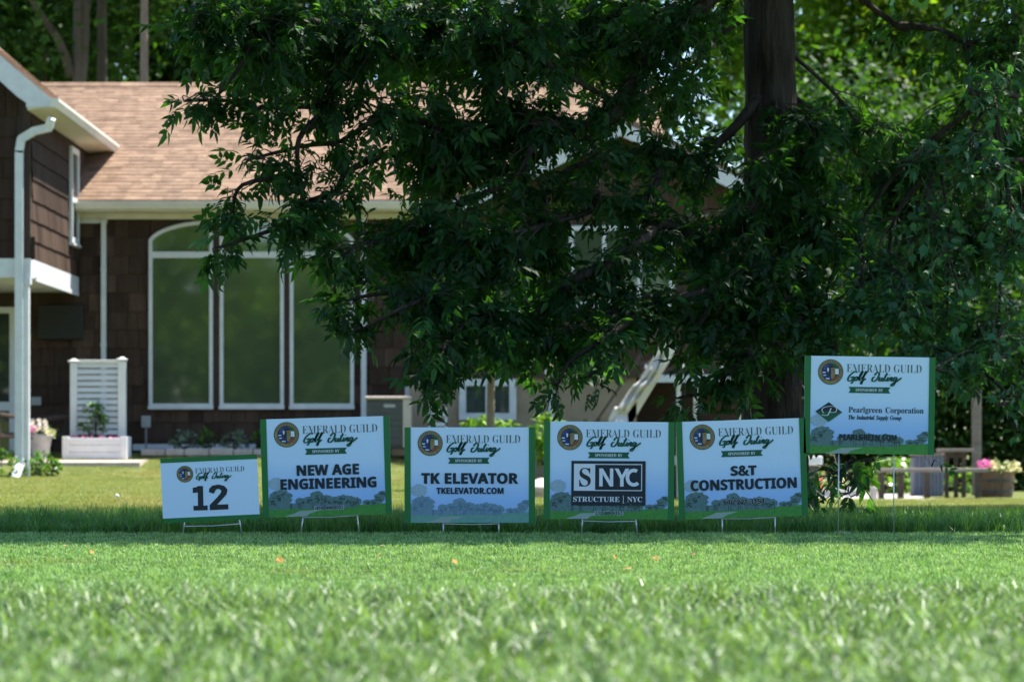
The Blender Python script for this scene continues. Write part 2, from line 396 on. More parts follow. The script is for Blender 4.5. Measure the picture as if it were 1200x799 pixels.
# main roof
EZ, EY, PITCH = 3.99, 45.55, .5
RY = 49.9; RZ = EZ + PITCH * (RY - EY); rx1 = pX(772, RY)
roof = B()
roof.prism_x([(EY, EZ - .0), (RY, RZ), (54.3, EZ - .0), (54.3, EZ - .12), (RY, RZ - .14), (EY, EZ - .12)], -9.8, rx1)
roof = roof.build('roof', 'roof_felt', house)
sl = Vector((0, 1, PITCH)).normalized(); nr = Vector((0, -PITCH, 1)).normalized()
RT = []
for w_ in (.15, .21, .28):
    b = B(); ht = .175
    b.v = [(0, 0, .002), (w_, 0, .002), (w_, 0, .010), (0, 0, .010), (0, ht, .003), (w_, ht, .003)]
    b.f = [(0, 1, 2, 3), (3, 2, 5, 4), (0, 3, 4), (1, 5, 2)]
    me = bpy.data.meshes.new('roof_shingle'); me.from_pydata(b.v, [], b.f); me.materials.append(MATS['roof_tile']); RT.append((w_, me))
rest = B(); used = 0; ang = math.atan(PITCH); Lr = math.hypot(RY - EY, RZ - EZ); prl = root_loc(roof)
row = 0
while row * .14 < Lr - .1:
    s = row * .14; x = -9.8 + rs.uniform(-.2, 0)
    while x < rx1:
        w_, me = RT[rs.randrange(3)]
        x0_, x1_ = max(x, -9.8), min(x + w_ - .005, rx1)
        if x1_ - x0_ > .05:
            p = Vector((x0_, EY, EZ)) + sl * s + nr * (.003 + rs.uniform(0, .004))
            pxx = 600 + x0_ * F / p.y
            if 160 < pxx < 238 and used < 298:
                o = bpy.data.objects.new('roof_shingle', me); COL.objects.link(o); o.parent = roof
                o.location = p - prl; o.rotation_euler = (ang, 0, 0); o.scale = ((x1_ - x0_) / w_, 1, 1); used += 1
            else:
                L_ = x1_ - x0_
                q = [(0, 0, .002), (L_, 0, .002), (L_, 0, .010), (0, 0, .010), (0, .175, .003), (L_, .175, .003)]
                rest.add([tuple(p + Vector((a, 0, 0)) + sl * b_ + nr * c_) for a, b_, c_ in q], [(0, 1, 2, 3), (3, 2, 5, 4), (0, 3, 4), (1, 5, 2)])
        x += w_ + .002
    row += 1
o = rest.build('roof_shingle', 'roof_tile', roof, recalc=False); o['kind'] = 'stuff'
xr = -9.8
while xr < rx1 - .2:                                       # ridge caps
    B().prism_x([(RY - .14, RZ - .055), (RY, RZ + .02), (RY + .14, RZ - .055), (RY + .14, RZ - .04), (RY, RZ + .037), (RY - .14, RZ - .04)], xr + .004, xr + .3).build('ridge_cap', 'roof_tile', roof); xr += .3
# eave: gutter, fascia, soffit, frieze
gx0, gx1 = hx0 + .02, pX(528, EY)
gut = B()
prof = [(EY - .13, EZ - .02), (EY - .13, EZ - .045), (EY - .09, EZ - .13), (EY - .005, EZ - .13), (EY - .005, EZ - .01), (EY - .02, EZ - .01), (EY - .02, EZ - .11), (EY - .085, EZ - .11), (EY - .115, EZ - .04), (EY - .115, EZ - .02)]
gut.prism_x(prof, gx0, gx1).build('gutter', 'cream_trim', house)
B().box(gx0, gx1, EY + .002, HY - .032, EZ - .155, EZ - .125).build('soffit', 'cream_trim', house)
B().box(gx0, gx1, HY - .03, HY + .004, EZ - .24, EZ - .158).build('frieze_board', 'cream_trim', house)
def downspout(b, x, y, z0, z1, w_=.075, d_=.055):
    b.bbox(x - w_ / 2, x + w_ / 2, y - d_, y, z0, z1, .008)
    for z in np.arange(z0 + .4, z1 - .1, 1.1): b.box(x - w_ / 2 - .006, x + w_ / 2 + .006, y - d_ - .004, y + .002, z, z + .03)
b = B(); downspout(b, pX(122, HY), HY - .032, .4, EZ - .24); b.build('downspout', 'white_trim', house)
b = B(); downspout(b, pX(426.5, HY), HY - .032, .38, EZ - .16, .08); b.build('downspout', 'white_trim', house)
B().box(hx0 + .01, pX(126, HY), HY - .05, HY - .031, EZ - .30, EZ - .243).build('trim_board', 'white_trim', house)
# tall windows
for (a, c), arch in zip(panels, (1, 0, 2)):
    x0, x1 = pX(a, HY), pX(c, HY); zb = pZ(477, HY); ztr = pZ(299, HY)
    top = [(pX(q, HY), pZ(arch_top(q), HY)) for q in (np.linspace(c, a, 15) if arch != 0 else (c, a))]
    poly = [(x0, zb), (x1, zb)] + top
    wf = B(); ins = wf.ring(poly, .052, HY - .085, HY + .005)
    wf.box(x0 + .052, x1 - .052, HY - .08, HY, ztr - .045, ztr + .045)
    wf.box(x0 - .01, x1 + .01, HY - .105, HY - .08, zb - .03, zb + .02)
    wf = wf.build('window', 'white_trim', house)
    lo = [(x0 + .05, zb + .05), (x1 - .05, zb + .05), (x1 - .05, ztr - .04), (x0 + .05, ztr - .04)]
    B().prism(lo, HY - .036, HY - .03).build('pane', 'window_glass', wf)
    hi = [(x0 + .05, ztr + .04), (x1 - .05, ztr + .04)] + [p for p in [(min(max(u, x0 + .05), x1 - .05), v - .05) for u, v in top]]
    o = B().prism(hi, HY - .036, HY - .03).build('pane', 'window_glass', wf)
for q in (254, 336.5):     # dark strips between the panels
    B().box(pX(q, HY) - .045, pX(q, HY) + .045, HY - .06, HY + .004, pZ(477, HY), pZ(259, HY)).build('mullion_board', 'siding_board', house)
B().box(pX(156, HY), pX(300, HY), HY - .05, HY - .001, .38, .47).build('base_trim', 'white_trim', house)

# ---- left wing: gable front, sunlit side wall, jetty
WY = 41.4; wz0 = 2.65
def wroof(x): return 4.88 - .85 * (x - (-6.04))            # underside line of the wing's right roof slope, from its eave
wing = B(); wing.prism([(-9.6, wz0 + .25), (hx0, wz0 + .25), (hx0, wroof(hx0) - .1), (-8.6, wroof(-8.6) - .1), (-9.6, wroof(-8.6) - .9)], WY, 48.3)
wing = wing.build('wing_wall', 'siding_board', house)
# side wall shakes (facing +X): run along +Y
sw = (46.0 - WY)
n2 = shake_wall(wing, lambda u, z: not (pZ(283, 45) < z < pZ(170, 45) and 45.0 - WY < u + .0 < 45.75 - WY) and z < 4.85, (hx0 + .002, WY, 0), (0, 1, 0), sw, wz0 + .26, 4.9, .27, 60)
n3 = shake_wall(wing, lambda u, z: z < wroof(-9.5 + u) - .25, (-9.5, WY - .002, 0), (1, 0, 0), hx0 + 9.5, wz0 + .26, 7.6, .27, 0)
B().box(hx0 - .07, hx0 + .03, WY - .034, WY - .001, wz0 + .25, wroof(hx0) - .1).build('corner_board', 'siding_board', wing)
# jetty skirt and soffit
b = B(); b.box(-9.6, hx0 + .035, WY - .04, WY + .02, wz0, wz0 + .25); b.box(hx0 - .02, hx0 + .035, WY + .021, HY - .03, wz0 + .0, wz0 + .25); b.build('skirt_board', 'white_trim', wing)
B().box(-9.6, hx0 - .02, WY + .02, HY - .03, wz0 + .03, wz0 + .06).build('jetty_soffit', 'white_trim', wing)
B().box(hx0 + .036, hx0 + .06, WY + .3, HY - .2, wz0 - .03, wz0 + .03).build('drip_trim', 'white_trim', wing)
# wing roof: sloped slab to the right, gutter on its eave, rake boards on the front
wroofb = B(); xa, za = -6.04, 4.88; xb = -8.6; zb_ = wroof(xb)
wroofb.prism([(xa, za), (xb, zb_), (-11.2, za), (-11.2, za + .1), (xb, zb_ + .12), (xa, za + .1)], WY - .3, 49.0)
wr = wroofb.build('wing_roof', 'roof_felt', house)
b = B(); sd2 = Vector((xb - xa, 0, zb_ - za)).normalized(); nn2 = Vector((.85, 0, 1)).normalized(); rw = 0
while rw * .14 < 3.2:
    y = WY - .3 + rs.uniform(-.2, 0)
    while y < 48.8:
        w_ = rs.choice((.15, .21, .28)); y0_ = max(y, WY - .3); p = Vector((xa, y0_, za + .1)) + sd2 * (rw * .14) + nn2 * .004
        q = [(0, 0, .0), (0, w_ - .005, 0), (0, w_ - .005, .010), (0, 0, .010), (.175, 0, .003), (.175, w_ - .005, .003)]
        b.add([tuple(p + sd2 * a + Vector((0, 1, 0)) * b_ + nn2 * c_) for a, b_, c_ in q], [(0, 1, 2, 3), (3, 2, 5, 4), (0, 3, 4), (1, 5, 2)]); y += w_
    rw += 1
o = b.build('roof_shingle', 'roof_tile', wr, recalc=False); o['kind'] = 'stuff'
# rake boards (pale, in the shade of the roof edge), eave box, soffit
b = B(); b.prism([(xa + .02, za - .02), (xa + .02, za + .09), (xb, zb_ + .11), (xb, zb_ - .13), (hx0 - .1, wroof(hx0 - .1) - .24), (hx0 + .02, wroof(hx0) - .24), (hx0 + .02, za - .03)], WY - .33, WY - .303)
b.build('rake_board', 'white_trim', wr)
b = B(); b.prism([(hx0 + .032, za - .06), (xa + .02, za - .02), (xa + .02, za + .0), (hx0 + .032, wroof(hx0 + .032) - .002)], WY - .30, 47.3); b.build('eave_soffit', 'cream_trim', wr)
gp = [(xa + .02, za + .085), (xa + .13, za + .085), (xa + .13, za + .05), (xa + .09, za - .03), (xa + .02, za - .03)]
B().prism(gp, WY - .36, 47.4).build('gutter', 'cream_trim', wr)
# side window of the wing
b = B(); b.box(hx0 + .03, hx0 + .075, 45.0, 45.06, pZ(284, 45), pZ(171, 45)); b.box(hx0 + .03, hx0 + .075, 45.69, 45.75, pZ(284, 45), pZ(171, 45))
b.box(hx0 + .03, hx0 + .074, 45.06, 45.69, pZ(284, 45), pZ(277, 45)); b.box(hx0 + .03, hx0 + .074, 45.06, 45.69, pZ(178, 45), pZ(171, 45)); b.box(hx0 + .03, hx0 + .074, 45.06, 45.69, pZ(236, 45), pZ(230, 45))
b.box(hx0 + .03, hx0 + .10, 44.98, 45.77, pZ(287, 45), pZ(284, 45) - .002)
wn = b.build('window', 'white_trim', house)
B().box(hx0 + .035, hx0 + .05, 45.06, 45.69, pZ(230, 45), pZ(178, 45)).build('pane', 'small_glass', wn); B().box(hx0 + .035, hx0 + .05, 45.06, 45.69, pZ(277, 45), pZ(236, 45)).build('pane', 'small_glass', wn)
# gutter downspout with its elbows, and the jetty post
b = B(); y = WY - .10
for p, q in ((at(60, 140, WY - .3), at(57, 150, WY - .25)), (at(57, 150, WY - .25), at(40, 154, WY - .12)), (at(40, 154, WY - .12), at(25, 163, WY - .08)), (at(25, 163, WY - .08), at(22.5, 178, WY - .08)), (at(22.5, 178, WY - .08), at(22.5, 537, WY - .08)), (at(22.5, 537, WY - .08), at(24, 545, WY - .12)), (at(24, 545, WY - .12), at(18, 560, WY - .3))):
    d = (q - p).normalized() * .012; b.bar(p - d, q + d, .105, .075, up=(0, 1, 0))
b.build('downspout', 'white_trim', wing)
b = B(); px0, px1 = pX(27.5, WY), pX(34.5, WY); b.bbox(px0, px1, WY - .05, WY + .06, .0, wz0 - .001, .008); b.box(px0 - .02, px1 + .02, WY - .07, WY + .08, wz0 - .09, wz0 - .002)
b.build('post', 'white_trim', house)
# sliding door under the jetty, outlets
b = B(); dz0, dz1 = .28, pZ(360, HY)
b.ring([(-8.6, dz0), (pX(19, HY), dz0), (pX(19, HY), dz1), (-8.6, dz1)], .09, HY - .06, HY + .0); b.box(-8.6 + .09, pX(19, HY) - .09, HY - .05, HY - .01, pZ(478, HY) - .04, pZ(474, HY) + .04)
dr = b.build('patio_door', 'white_trim', house); B().box(-8.55, pX(17, HY), HY - .03, HY - .02, dz0 + .08, dz1 - .08).build('pane', 'dark_glass', dr)
for (a, c, e, f) in ((37, 49, 465, 475), (166, 177, 487, 501)):
    b = B(); b.bbox(pX(a, HY), pX(c, HY), HY - .07, HY - .03, pZ(f, HY), pZ(e, HY), .008); b.box(pX((a + c) / 2 - .8, HY), pX((a + c) / 2 + .8, HY), HY - .05, HY - .032, .36, pZ(f, HY)) if a > 100 else None
    b.build('outlet_box', 'grey_metal', house)
b = B(); b.bbox(pX(475, HY), pX(482.5, HY), HY - .16, HY - .03, pZ(466, HY), pZ(447, HY), .01); b.build('meter_box', 'white_trim', house)

# ---- right wing: gable with attic vent, upper windows, stuccoed basement, open undercroft with posts
GY = 45.5; gl, gr_ = pX(530, GY), pX(925, GY); gz = pZ(439, GY); gp_x, gp_z = pX(727, 45.1), pZ(143.6, 45.1)
def grz(x): return gp_z - .48 * abs(x - gp_x)
gw = B(); gw.prism([(gl, gz), (gr_, gz), (gr_, grz(gr_) - .05), (gp_x, gp_z - .05), (gl, grz(gl) - .05)], GY, 48.2); gw = gw.build('gable_wall', 'siding_board', house)
def in_g(u, z):
    x = gl + u; px = 600 + x * F / GY; py = HOR - (z - EYE) * F / GY
    if 664 < px < 793 and 262 < py < 363: return False
    if 568 < px < 614 and 260 < py < 312: return False
    if 704 < px < 726 and 166 < py < 194: return False
    return z < grz(x) - .16
shake_wall(gw, in_g, (gl, GY - .002, 0), (1, 0, 0), gr_ - gl, gz - .02, 5.2, .27, 0)
b = B(); w_ = .26
b.prism([(gp_x, gp_z + .02), (gl - .35, grz(gl - .35) + .02), (gl - .35, grz(gl - .35) - .19), (gp_x, gp_z - .19)], GY - .4, GY - .37)
b.prism([(gp_x + .001, gp_z + .02), (gp_x + .001, gp_z - .19), (gr_ + .35, grz(gr_ + .35) - .19), (gr_ + .35, grz(gr_ + .35) + .02)], GY - .4, GY - .37); b.build('rake_board', 'white_trim', gw)
b = B(); b.prism([(gp_x, gp_z + .0), (gl - .4, grz(gl - .4)), (gl - .4, grz(gl - .4) + .1), (gp_x, gp_z + .12), (gr_ + .4, grz(gr_ + .4) + .1), (gr_ + .4, grz(gr_ + .4))], GY - .38, 50.2); b.build('gable_roof', 'roof_tile', house)
for (a, c, e, f, nm) in ((667, 790, 265, 360, 3), (571, 611, 263, 309, 1)):
    x0, x1, z0, z1 = pX(a, GY), pX(c, GY), pZ(f, GY), pZ(e, GY); b = B(); b.ring([(x0, z0), (x1, z0), (x1, z1), (x0, z1)], .07, GY - .07, GY + .0)
    for k in range(1, nm): xx = x0 + (x1 - x0) * k / nm; b.box(xx - .03, xx + .03, GY - .065, GY - .01, z0 + .07, z1 - .07)
    wn = b.build('window', 'white_trim', house)
    for k in range(nm):
        xa_ = x0 + (x1 - x0) * k / nm; xb_ = x0 + (x1 - x0) * (k + 1) / nm; B().box(xa_ + .035 + (.03 if k == 0 else 0), xb_ - .035 - (.03 if k == nm - 1 else 0), GY - .035, GY - .03, z0 + .06, z1 - .06).build('pane', 'window_glass', wn)
b = B(); x0, x1, z0, z1 = pX(707, GY), pX(723, GY), pZ(191, GY), pZ(169, GY); b.ring([(x0, z0), (x1, z0), (x1, z1), (x0, z1)], .03, GY - .06, GY)
for k in range(5): zz = z0 + .04 + k * .045; b.obox(((x0 + x1) / 2, GY - .03, zz), (1, 0, 0), (0, 1, .7), (0, -.7, 1), (x1 - x0) / 2 - .03, .02, .003)
b.build('attic_vent', 'white_trim', house)
B().box(pX(480, GY), pX(746, GY), GY + .05, GY + .3, -.6, gz - .002).build('basement_wall', 'stucco', house)
B().box(pX(746, GY) + .002, gr_, GY + 1.6, GY + 1.8, -.6, gz - .002).build('undercroft_wall', 'siding_board', house)
B().box(pX(757, GY), pX(872, GY), GY - .12, GY + .04, gz - .11, gz - .004).build('beam', 'white_trim', house)
for q in (795, 815, 868): B().bbox(pX(q - 2.6, GY), pX(q + 2.6, GY), GY - .1, GY + .0, -.5, gz - .112, .006).build('post', 'cream_trim', house)
b = B(); downspout(b, pX(646, GY), GY + .045, -.4, gz - .12, .085); b.build('downspout', 'white_trim', house)
x0, x1, z0, z1 = pX(538, GY), pX(605, GY), pZ(492, GY), pZ(444, GY); b = B(); b.ring([(x0, z0), (x1, z0), (x1, z1), (x0, z1)], .1, GY - .03, GY + .06); b.box((x0 + x1) / 2 - .03, (x0 + x1) / 2 + .03, GY - .02, GY + .05, z0 + .1, z1 - .1)
wn = b.build('window', 'white_trim', house)
for s_ in (0, 1): B().box([x0 + .095, (x0 + x1) / 2 + .03][s_], [(x0 + x1) / 2 - .03, x1 - .095][s_], GY + .02, GY + .025, z0 + .095, z1 - .095).build('pane', 'small_glass', wn)
# grey roof vent on the main roof
vb = Vector((pX(490, 47.6), 47.6, EZ + PITCH * (47.6 - EY)))
b = B(); b.prism_x([(47.25, vb.z - .15), (47.25, vb.z + .02), (47.65, vb.z + .22), (47.65, vb.z)], vb.x - .2, vb.x + .25); b.build('roof_vent', 'dark_metal', roof)
print('shakes', n1, n2, 'roof', used)
# ---------------------------------------------------------------- grass (nobody could count it)
def make_tuft(name, nb, spread, h, wd, lean, m, seg=3, seed=0):
    rg = np.random.default_rng(seed); V = []; Fc = []
    for i in range(nb):
        a = rg.uniform(0, 2 * math.pi); r = spread * math.sqrt(rg.uniform()); bx, by = r * math.cos(a), r * math.sin(a)
        hh = h * rg.uniform(.55, 1.15); ww = wd * rg.uniform(.7, 1.3); fa = rg.uniform(0, 2 * math.pi)
        la = rg.uniform(0, 2 * math.pi); ln = hh * lean * rg.uniform(.2, 1.3)
        dx, dy = math.cos(fa) * ww / 2, math.sin(fa) * ww / 2
        b = len(V)
        for k in range(seg):
            t = k / seg; wk = (1 - t * .55)
            cx = bx + math.cos(la) * ln * t * t; cy = by + math.sin(la) * ln * t * t; cz = hh * (t - .18 * lean * t * t)
            V += [(cx - dx * wk, cy - dy * wk, cz), (cx + dx * wk, cy + dy * wk, cz)]
        V.append((bx + math.cos(la) * ln, by + math.sin(la) * ln, hh * (1 - .18 * lean)))
        for k in range(seg - 1):
            q = b + 2 * k; Fc += [(q, q + 1, q + 3), (q, q + 3, q + 2)]
        q = b + 2 * (seg - 1); Fc.append((q, q + 1, q + 2))
    me = bpy.data.meshes.new(name); me.from_pydata(V, [], Fc); me.materials.append(MATS[m])
    return bpy.data.objects.new(name, me)

def grass(name, label, rows, density, tufts, smin, smax, seed, noise=None):
    """rows: list of (y, xhalf or (x0,x1)); tufts: unlinked source objects"""
    V = []; Fc = []; nx = 14
    for (y, x0, x1) in rows:
        for i in range(nx + 1):
            x = x0 + (x1 - x0) * i / nx; V.append((x, y, ground_z(x, y) if y > 17 else 0.0))
    for j in range(len(rows) - 1):
        for i in range(nx):
            q = j * (nx + 1) + i; Fc.append((q, q + 1, q + nx + 2, q + nx + 1))
    me = bpy.data.meshes.new(name); me.from_pydata(V, [], Fc)
    o = bpy.data.objects.new(name, me); COL.objects.link(o)
    tag(o, label, 'grass', kind='stuff')
    src = bpy.data.collections.new(name + '_tufts')
    for t in tufts: src.objects.link(t)
    ng = bpy.data.node_groups.new(name, 'GeometryNodeTree')
    ng.interface.new_socket('Geometry', in_out='INPUT', socket_type='NodeSocketGeometry')
    ng.interface.new_socket('Geometry', in_out='OUTPUT', socket_type='NodeSocketGeometry')
    n = ng.nodes; l = ng.links
    gi = n.new('NodeGroupInput'); go = n.new('NodeGroupOutput')
    dp = n.new('GeometryNodeDistributePointsOnFaces'); dp.inputs['Density'].default_value = density; dp.inputs['Seed'].default_value = seed
    if noise:
        nz = n.new('ShaderNodeTexNoise'); nz.inputs['Scale'].default_value = noise; nz.inputs['Detail'].default_value = 2
        mr = n.new('ShaderNodeMapRange'); mr.inputs[1].default_value = .35; mr.inputs[2].default_value = .6; mr.inputs[3].default_value = density * .25; mr.inputs[4].default_value = density * 1.2
        l.new(nz.outputs[0], mr.inputs[0]); l.new(mr.outputs[0], dp.inputs['Density'])
    ci = n.new('GeometryNodeCollectionInfo'); ci.inputs['Collection'].default_value = src
    ci.inputs['Separate Children'].default_value = True; ci.inputs['Reset Children'].default_value = True
    ip = n.new('GeometryNodeInstanceOnPoints'); ip.inputs['Pick Instance'].default_value = True
    rr = n.new('FunctionNodeRandomValue'); rr.data_type = 'FLOAT_VECTOR'
    rr.inputs[0].default_value = (-.12, -.12, 0); rr.inputs[1].default_value = (.12, .12, 6.283)
    rs = n.new('FunctionNodeRandomValue'); rs.data_type = 'FLOAT'; rs.inputs[2].default_value = smin; rs.inputs[3].default_value = smax
    rs.inputs['Seed'].default_value = 5
    l.new(gi.outputs[0], dp.inputs['Mesh']); l.new(dp.outputs['Points'], ip.inputs['Points'])
    l.new(ci.outputs[0], ip.inputs['Instance']); l.new(rr.outputs[0], ip.inputs['Rotation']); 
    cx = n.new('ShaderNodeCombineXYZ'); cx.inputs[0].default_value = 1; cx.inputs[1].default_value = 1
    sc_ = rs.outputs[1]
    if noise:   # taller and shorter patches
        nz2 = n.new('ShaderNodeTexNoise'); nz2.inputs['Scale'].default_value = noise * .7; nz2.inputs['Detail'].default_value = 1
        m2 = n.new('ShaderNodeMapRange'); m2.inputs[1].default_value = .35; m2.inputs[2].default_value = .65; m2.inputs[3].default_value = .75; m2.inputs[4].default_value = 1.2
        mm = n.new('ShaderNodeMath'); mm.operation = 'MULTIPLY'
        l.new(nz2.outputs[0], m2.inputs[0]); l.new(m2.outputs[0], mm.inputs[0]); l.new(rs.outputs[1], mm.inputs[1]); sc_ = mm.outputs[0]
    l.new(sc_, cx.inputs[2]); l.new(cx.outputs[0], ip.inputs['Scale'])
    l.new(ip.outputs[0], go.inputs[0])
    md = o.modifiers.new('grass', 'NODES'); md.node_group = ng
    return o
def rows(y0, y1, n, k=.175, extra=.5):
    return [(y0 + (y1 - y0) * i / n, -(k * (y0 + (y1 - y0) * i / n) + extra), k * (y0 + (y1 - y0) * i / n) + extra) for i in range(n + 1)]
grass('rough_grass', 'loose unmown green grass filling the blurred foreground', rows(4.2, 8.6, 10), 290,
      [make_tuft('rough_tuft', 18, .05, .055, .0050, .95, 'rough_blade', 4, 11 + i) for i in range(5)], .5, 1.4, 3, noise=4.0)
grass('mown_grass', 'short mown bright green turf between the foreground rough and the signs', rows(8.4, 15.3, 12), 560,
      [make_tuft('short_tuft', 22, .045, .014, .0036, .8, 'fairway_blade', 2, 31 + i) for i in range(4)], .4, 1.7, 4, noise=5)
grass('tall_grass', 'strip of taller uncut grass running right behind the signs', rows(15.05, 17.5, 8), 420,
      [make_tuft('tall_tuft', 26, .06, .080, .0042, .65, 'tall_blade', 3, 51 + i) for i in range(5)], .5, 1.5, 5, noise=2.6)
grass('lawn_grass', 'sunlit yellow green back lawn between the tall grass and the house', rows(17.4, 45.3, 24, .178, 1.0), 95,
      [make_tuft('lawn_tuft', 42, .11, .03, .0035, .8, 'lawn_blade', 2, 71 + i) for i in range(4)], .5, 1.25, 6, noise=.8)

# ---------------------------------------------------------------- leaves
def leaflet(V, Fc, base, d, up, L, W, droop=.25):
    """pointed leaflet folded along its midrib"""
    s = np.cross(d, up); s /= np.linalg.norm(s); b = len(V)
    def P(t, w_, lift): return base + d * (L * t) - up * (droop * L * t * t) + s * w_ + up * lift
    V += [P(0, 0, 0), P(.3, 0, 0), P(.7, 0, 0), P(1, 0, 0), P(.3, -W / 2, W * .14), P(.7, -W * .36, W * .12), P(.3, W / 2, W * .14), P(.7, W * .36, W * .12)]
    Fc += [(b, b + 6, b + 1), (b, b + 1, b + 4), (b + 1, b + 6, b + 7), (b + 1, b + 7, b + 2), (b + 1, b + 2, b + 5), (b + 1, b + 5, b + 4), (b + 2, b + 7, b + 3), (b + 2, b + 3, b + 5)]
def ash_leaf(seed):
    rg = np.random.default_rng(seed); V = []; Fc = []
    rl = rg.uniform(.15, .2)
    def rach(t): return np.array([rl * t, 0, -.30 * rl * t * t])
    up = np.array([0, 0, 1.0])
    for t in (.38, .66, .9):
        for sgn in (-1, 1):
            a = R(rg.uniform(38, 62)) * sgn; d = np.array([math.cos(a), math.sin(a), rg.uniform(-.55, -.1)]); d /= np.linalg.norm(d)
            u = up + np.array([rg.uniform(-.3, .3), rg.uniform(-.3, .3), 0]); u /= np.linalg.norm(u)
            leaflet(V, Fc, rach(t + rg.uniform(-.04, .04)), d, u, rg.uniform(.07, .10), rg.uniform(.031, .043), rg.uniform(.1, .45))
    leaflet(V, Fc, rach(1.0), np.array([.93, 0, -.37]), up, rg.uniform(.085, .11), .042, .3)
    b = len(V); w_ = .0014
    V += [np.array([0, -w_, 0]), np.array([0, w_, 0]), rach(1) + np.array([0, w_, 0]), rach(1) - np.array([0, w_, 0]), rach(.5) + np.array([0, 0, .004])]
    Fc += [(b, b + 1, b + 4), (b + 4, b + 2, b + 3)]
    return np.array(V), np.array(Fc)
def maple_leaf(seed):
    rg = np.random.default_rng(seed); s = .058 * rg.uniform(.9, 1.15)
    pts = [(0, 0), (.25, -.35), (.75, -.55), (.72, -.28), (1.15, -.62), (1.0, -.25), (1.3, -.12), (1.75, 0), (1.3, .12), (1.0, .25), (1.15, .62), (.72, .28), (.75, .55), (.25, .35)]
    c = (.55, 0)
    V = [np.array([c[0] * s + .03, 0, -.004])] + [np.array([x * s + .03, y * s, -.10 * s * (x * x) + .12 * s * abs(y) + rg.uniform(-.05, .05) * s]) for x, y in pts]
    n = len(pts); Fc = [(0, 1 + i, 1 + (i + 1) % n) for i in range(n)]
    b = len(V); V += [np.array([0, -.001, .004]), np.array([0, .001, .004]), np.array([.03, 0, 0])]; Fc.append((b, b + 1, b + 2))
    return np.array(V), np.array(Fc)
def quad_leaf(seed, L=1.0, W=.55):
    rg = np.random.default_rng(seed)
    V = np.array([[0, 0, 0], [L * .45, -W / 2, .06 * L], [L, 0, -.1 * L], [L * .45, W / 2, .06 * L]]); return V, np.array([[0, 1, 3], [1, 2, 3]])
def euler_mats(yaw, pitch, roll):
    cy, sy, cp, sp, cr, sr = np.cos(yaw), np.sin(yaw), np.cos(pitch), np.sin(pitch), np.cos(roll), np.sin(roll)
    z = np.zeros_like(cy); o = np.ones_like(cy)
    Rz = np.stack([cy, -sy, z, sy, cy, z, z, z, o], -1).reshape(-1, 3, 3)
    Ry = np.stack([cp, z, sp, z, o, z, -sp, z, cp], -1).reshape(-1, 3, 3)
    Rx = np.stack([o, z, z, z, cr, -sr, z, sr, cr], -1).reshape(-1, 3, 3)
    return Rz @ Ry @ Rx
def scatter(variants, P, M, S, rg):
    """merge copies of leaf variants at points P with rotations M and scales S"""
    Vs = []; Fs = []; off = 0; ch = rg.integers(0, len(variants), len(P))
    for k, (v, f) in enumerate(variants):
        idx = np.where(ch == k)[0]
        if not len(idx): continue
        W = np.einsum('nij,vj->nvi', M[idx], v) * S[idx][:, None, None] + P[idx][:, None, :]
        n = len(idx); Vs.append(W.reshape(-1, 3)); Fs.append((f[None] + (np.arange(n) * len(v))[:, None, None]).reshape(-1, 3) + off); off += n * len(v)
    return np.concatenate(Vs), np.concatenate(Fs)
ASH = [ash_leaf(i) for i in range(6)]; MAPLE = [maple_leaf(i) for i in range(6)]; QUAD = [quad_leaf(i) for i in range(2)]

def smooth_path(pts, n=8):
    pts = [Vector(p) for p in pts]; out = []
    for i in range(len(pts) - 1):
        a = pts[max(i - 1, 0)]; b = pts[i]; c = pts[i + 1]; d = pts[min(i + 2, len(pts) - 1)]
        for k in range(n):
            t = k / n; out.append(.5 * ((2 * b) + (c - a) * t + (2 * a - 5 * b + 4 * c - d) * t * t + (3 * b - a - 3 * c + d) * t ** 3))
    return out + [pts[-1]]
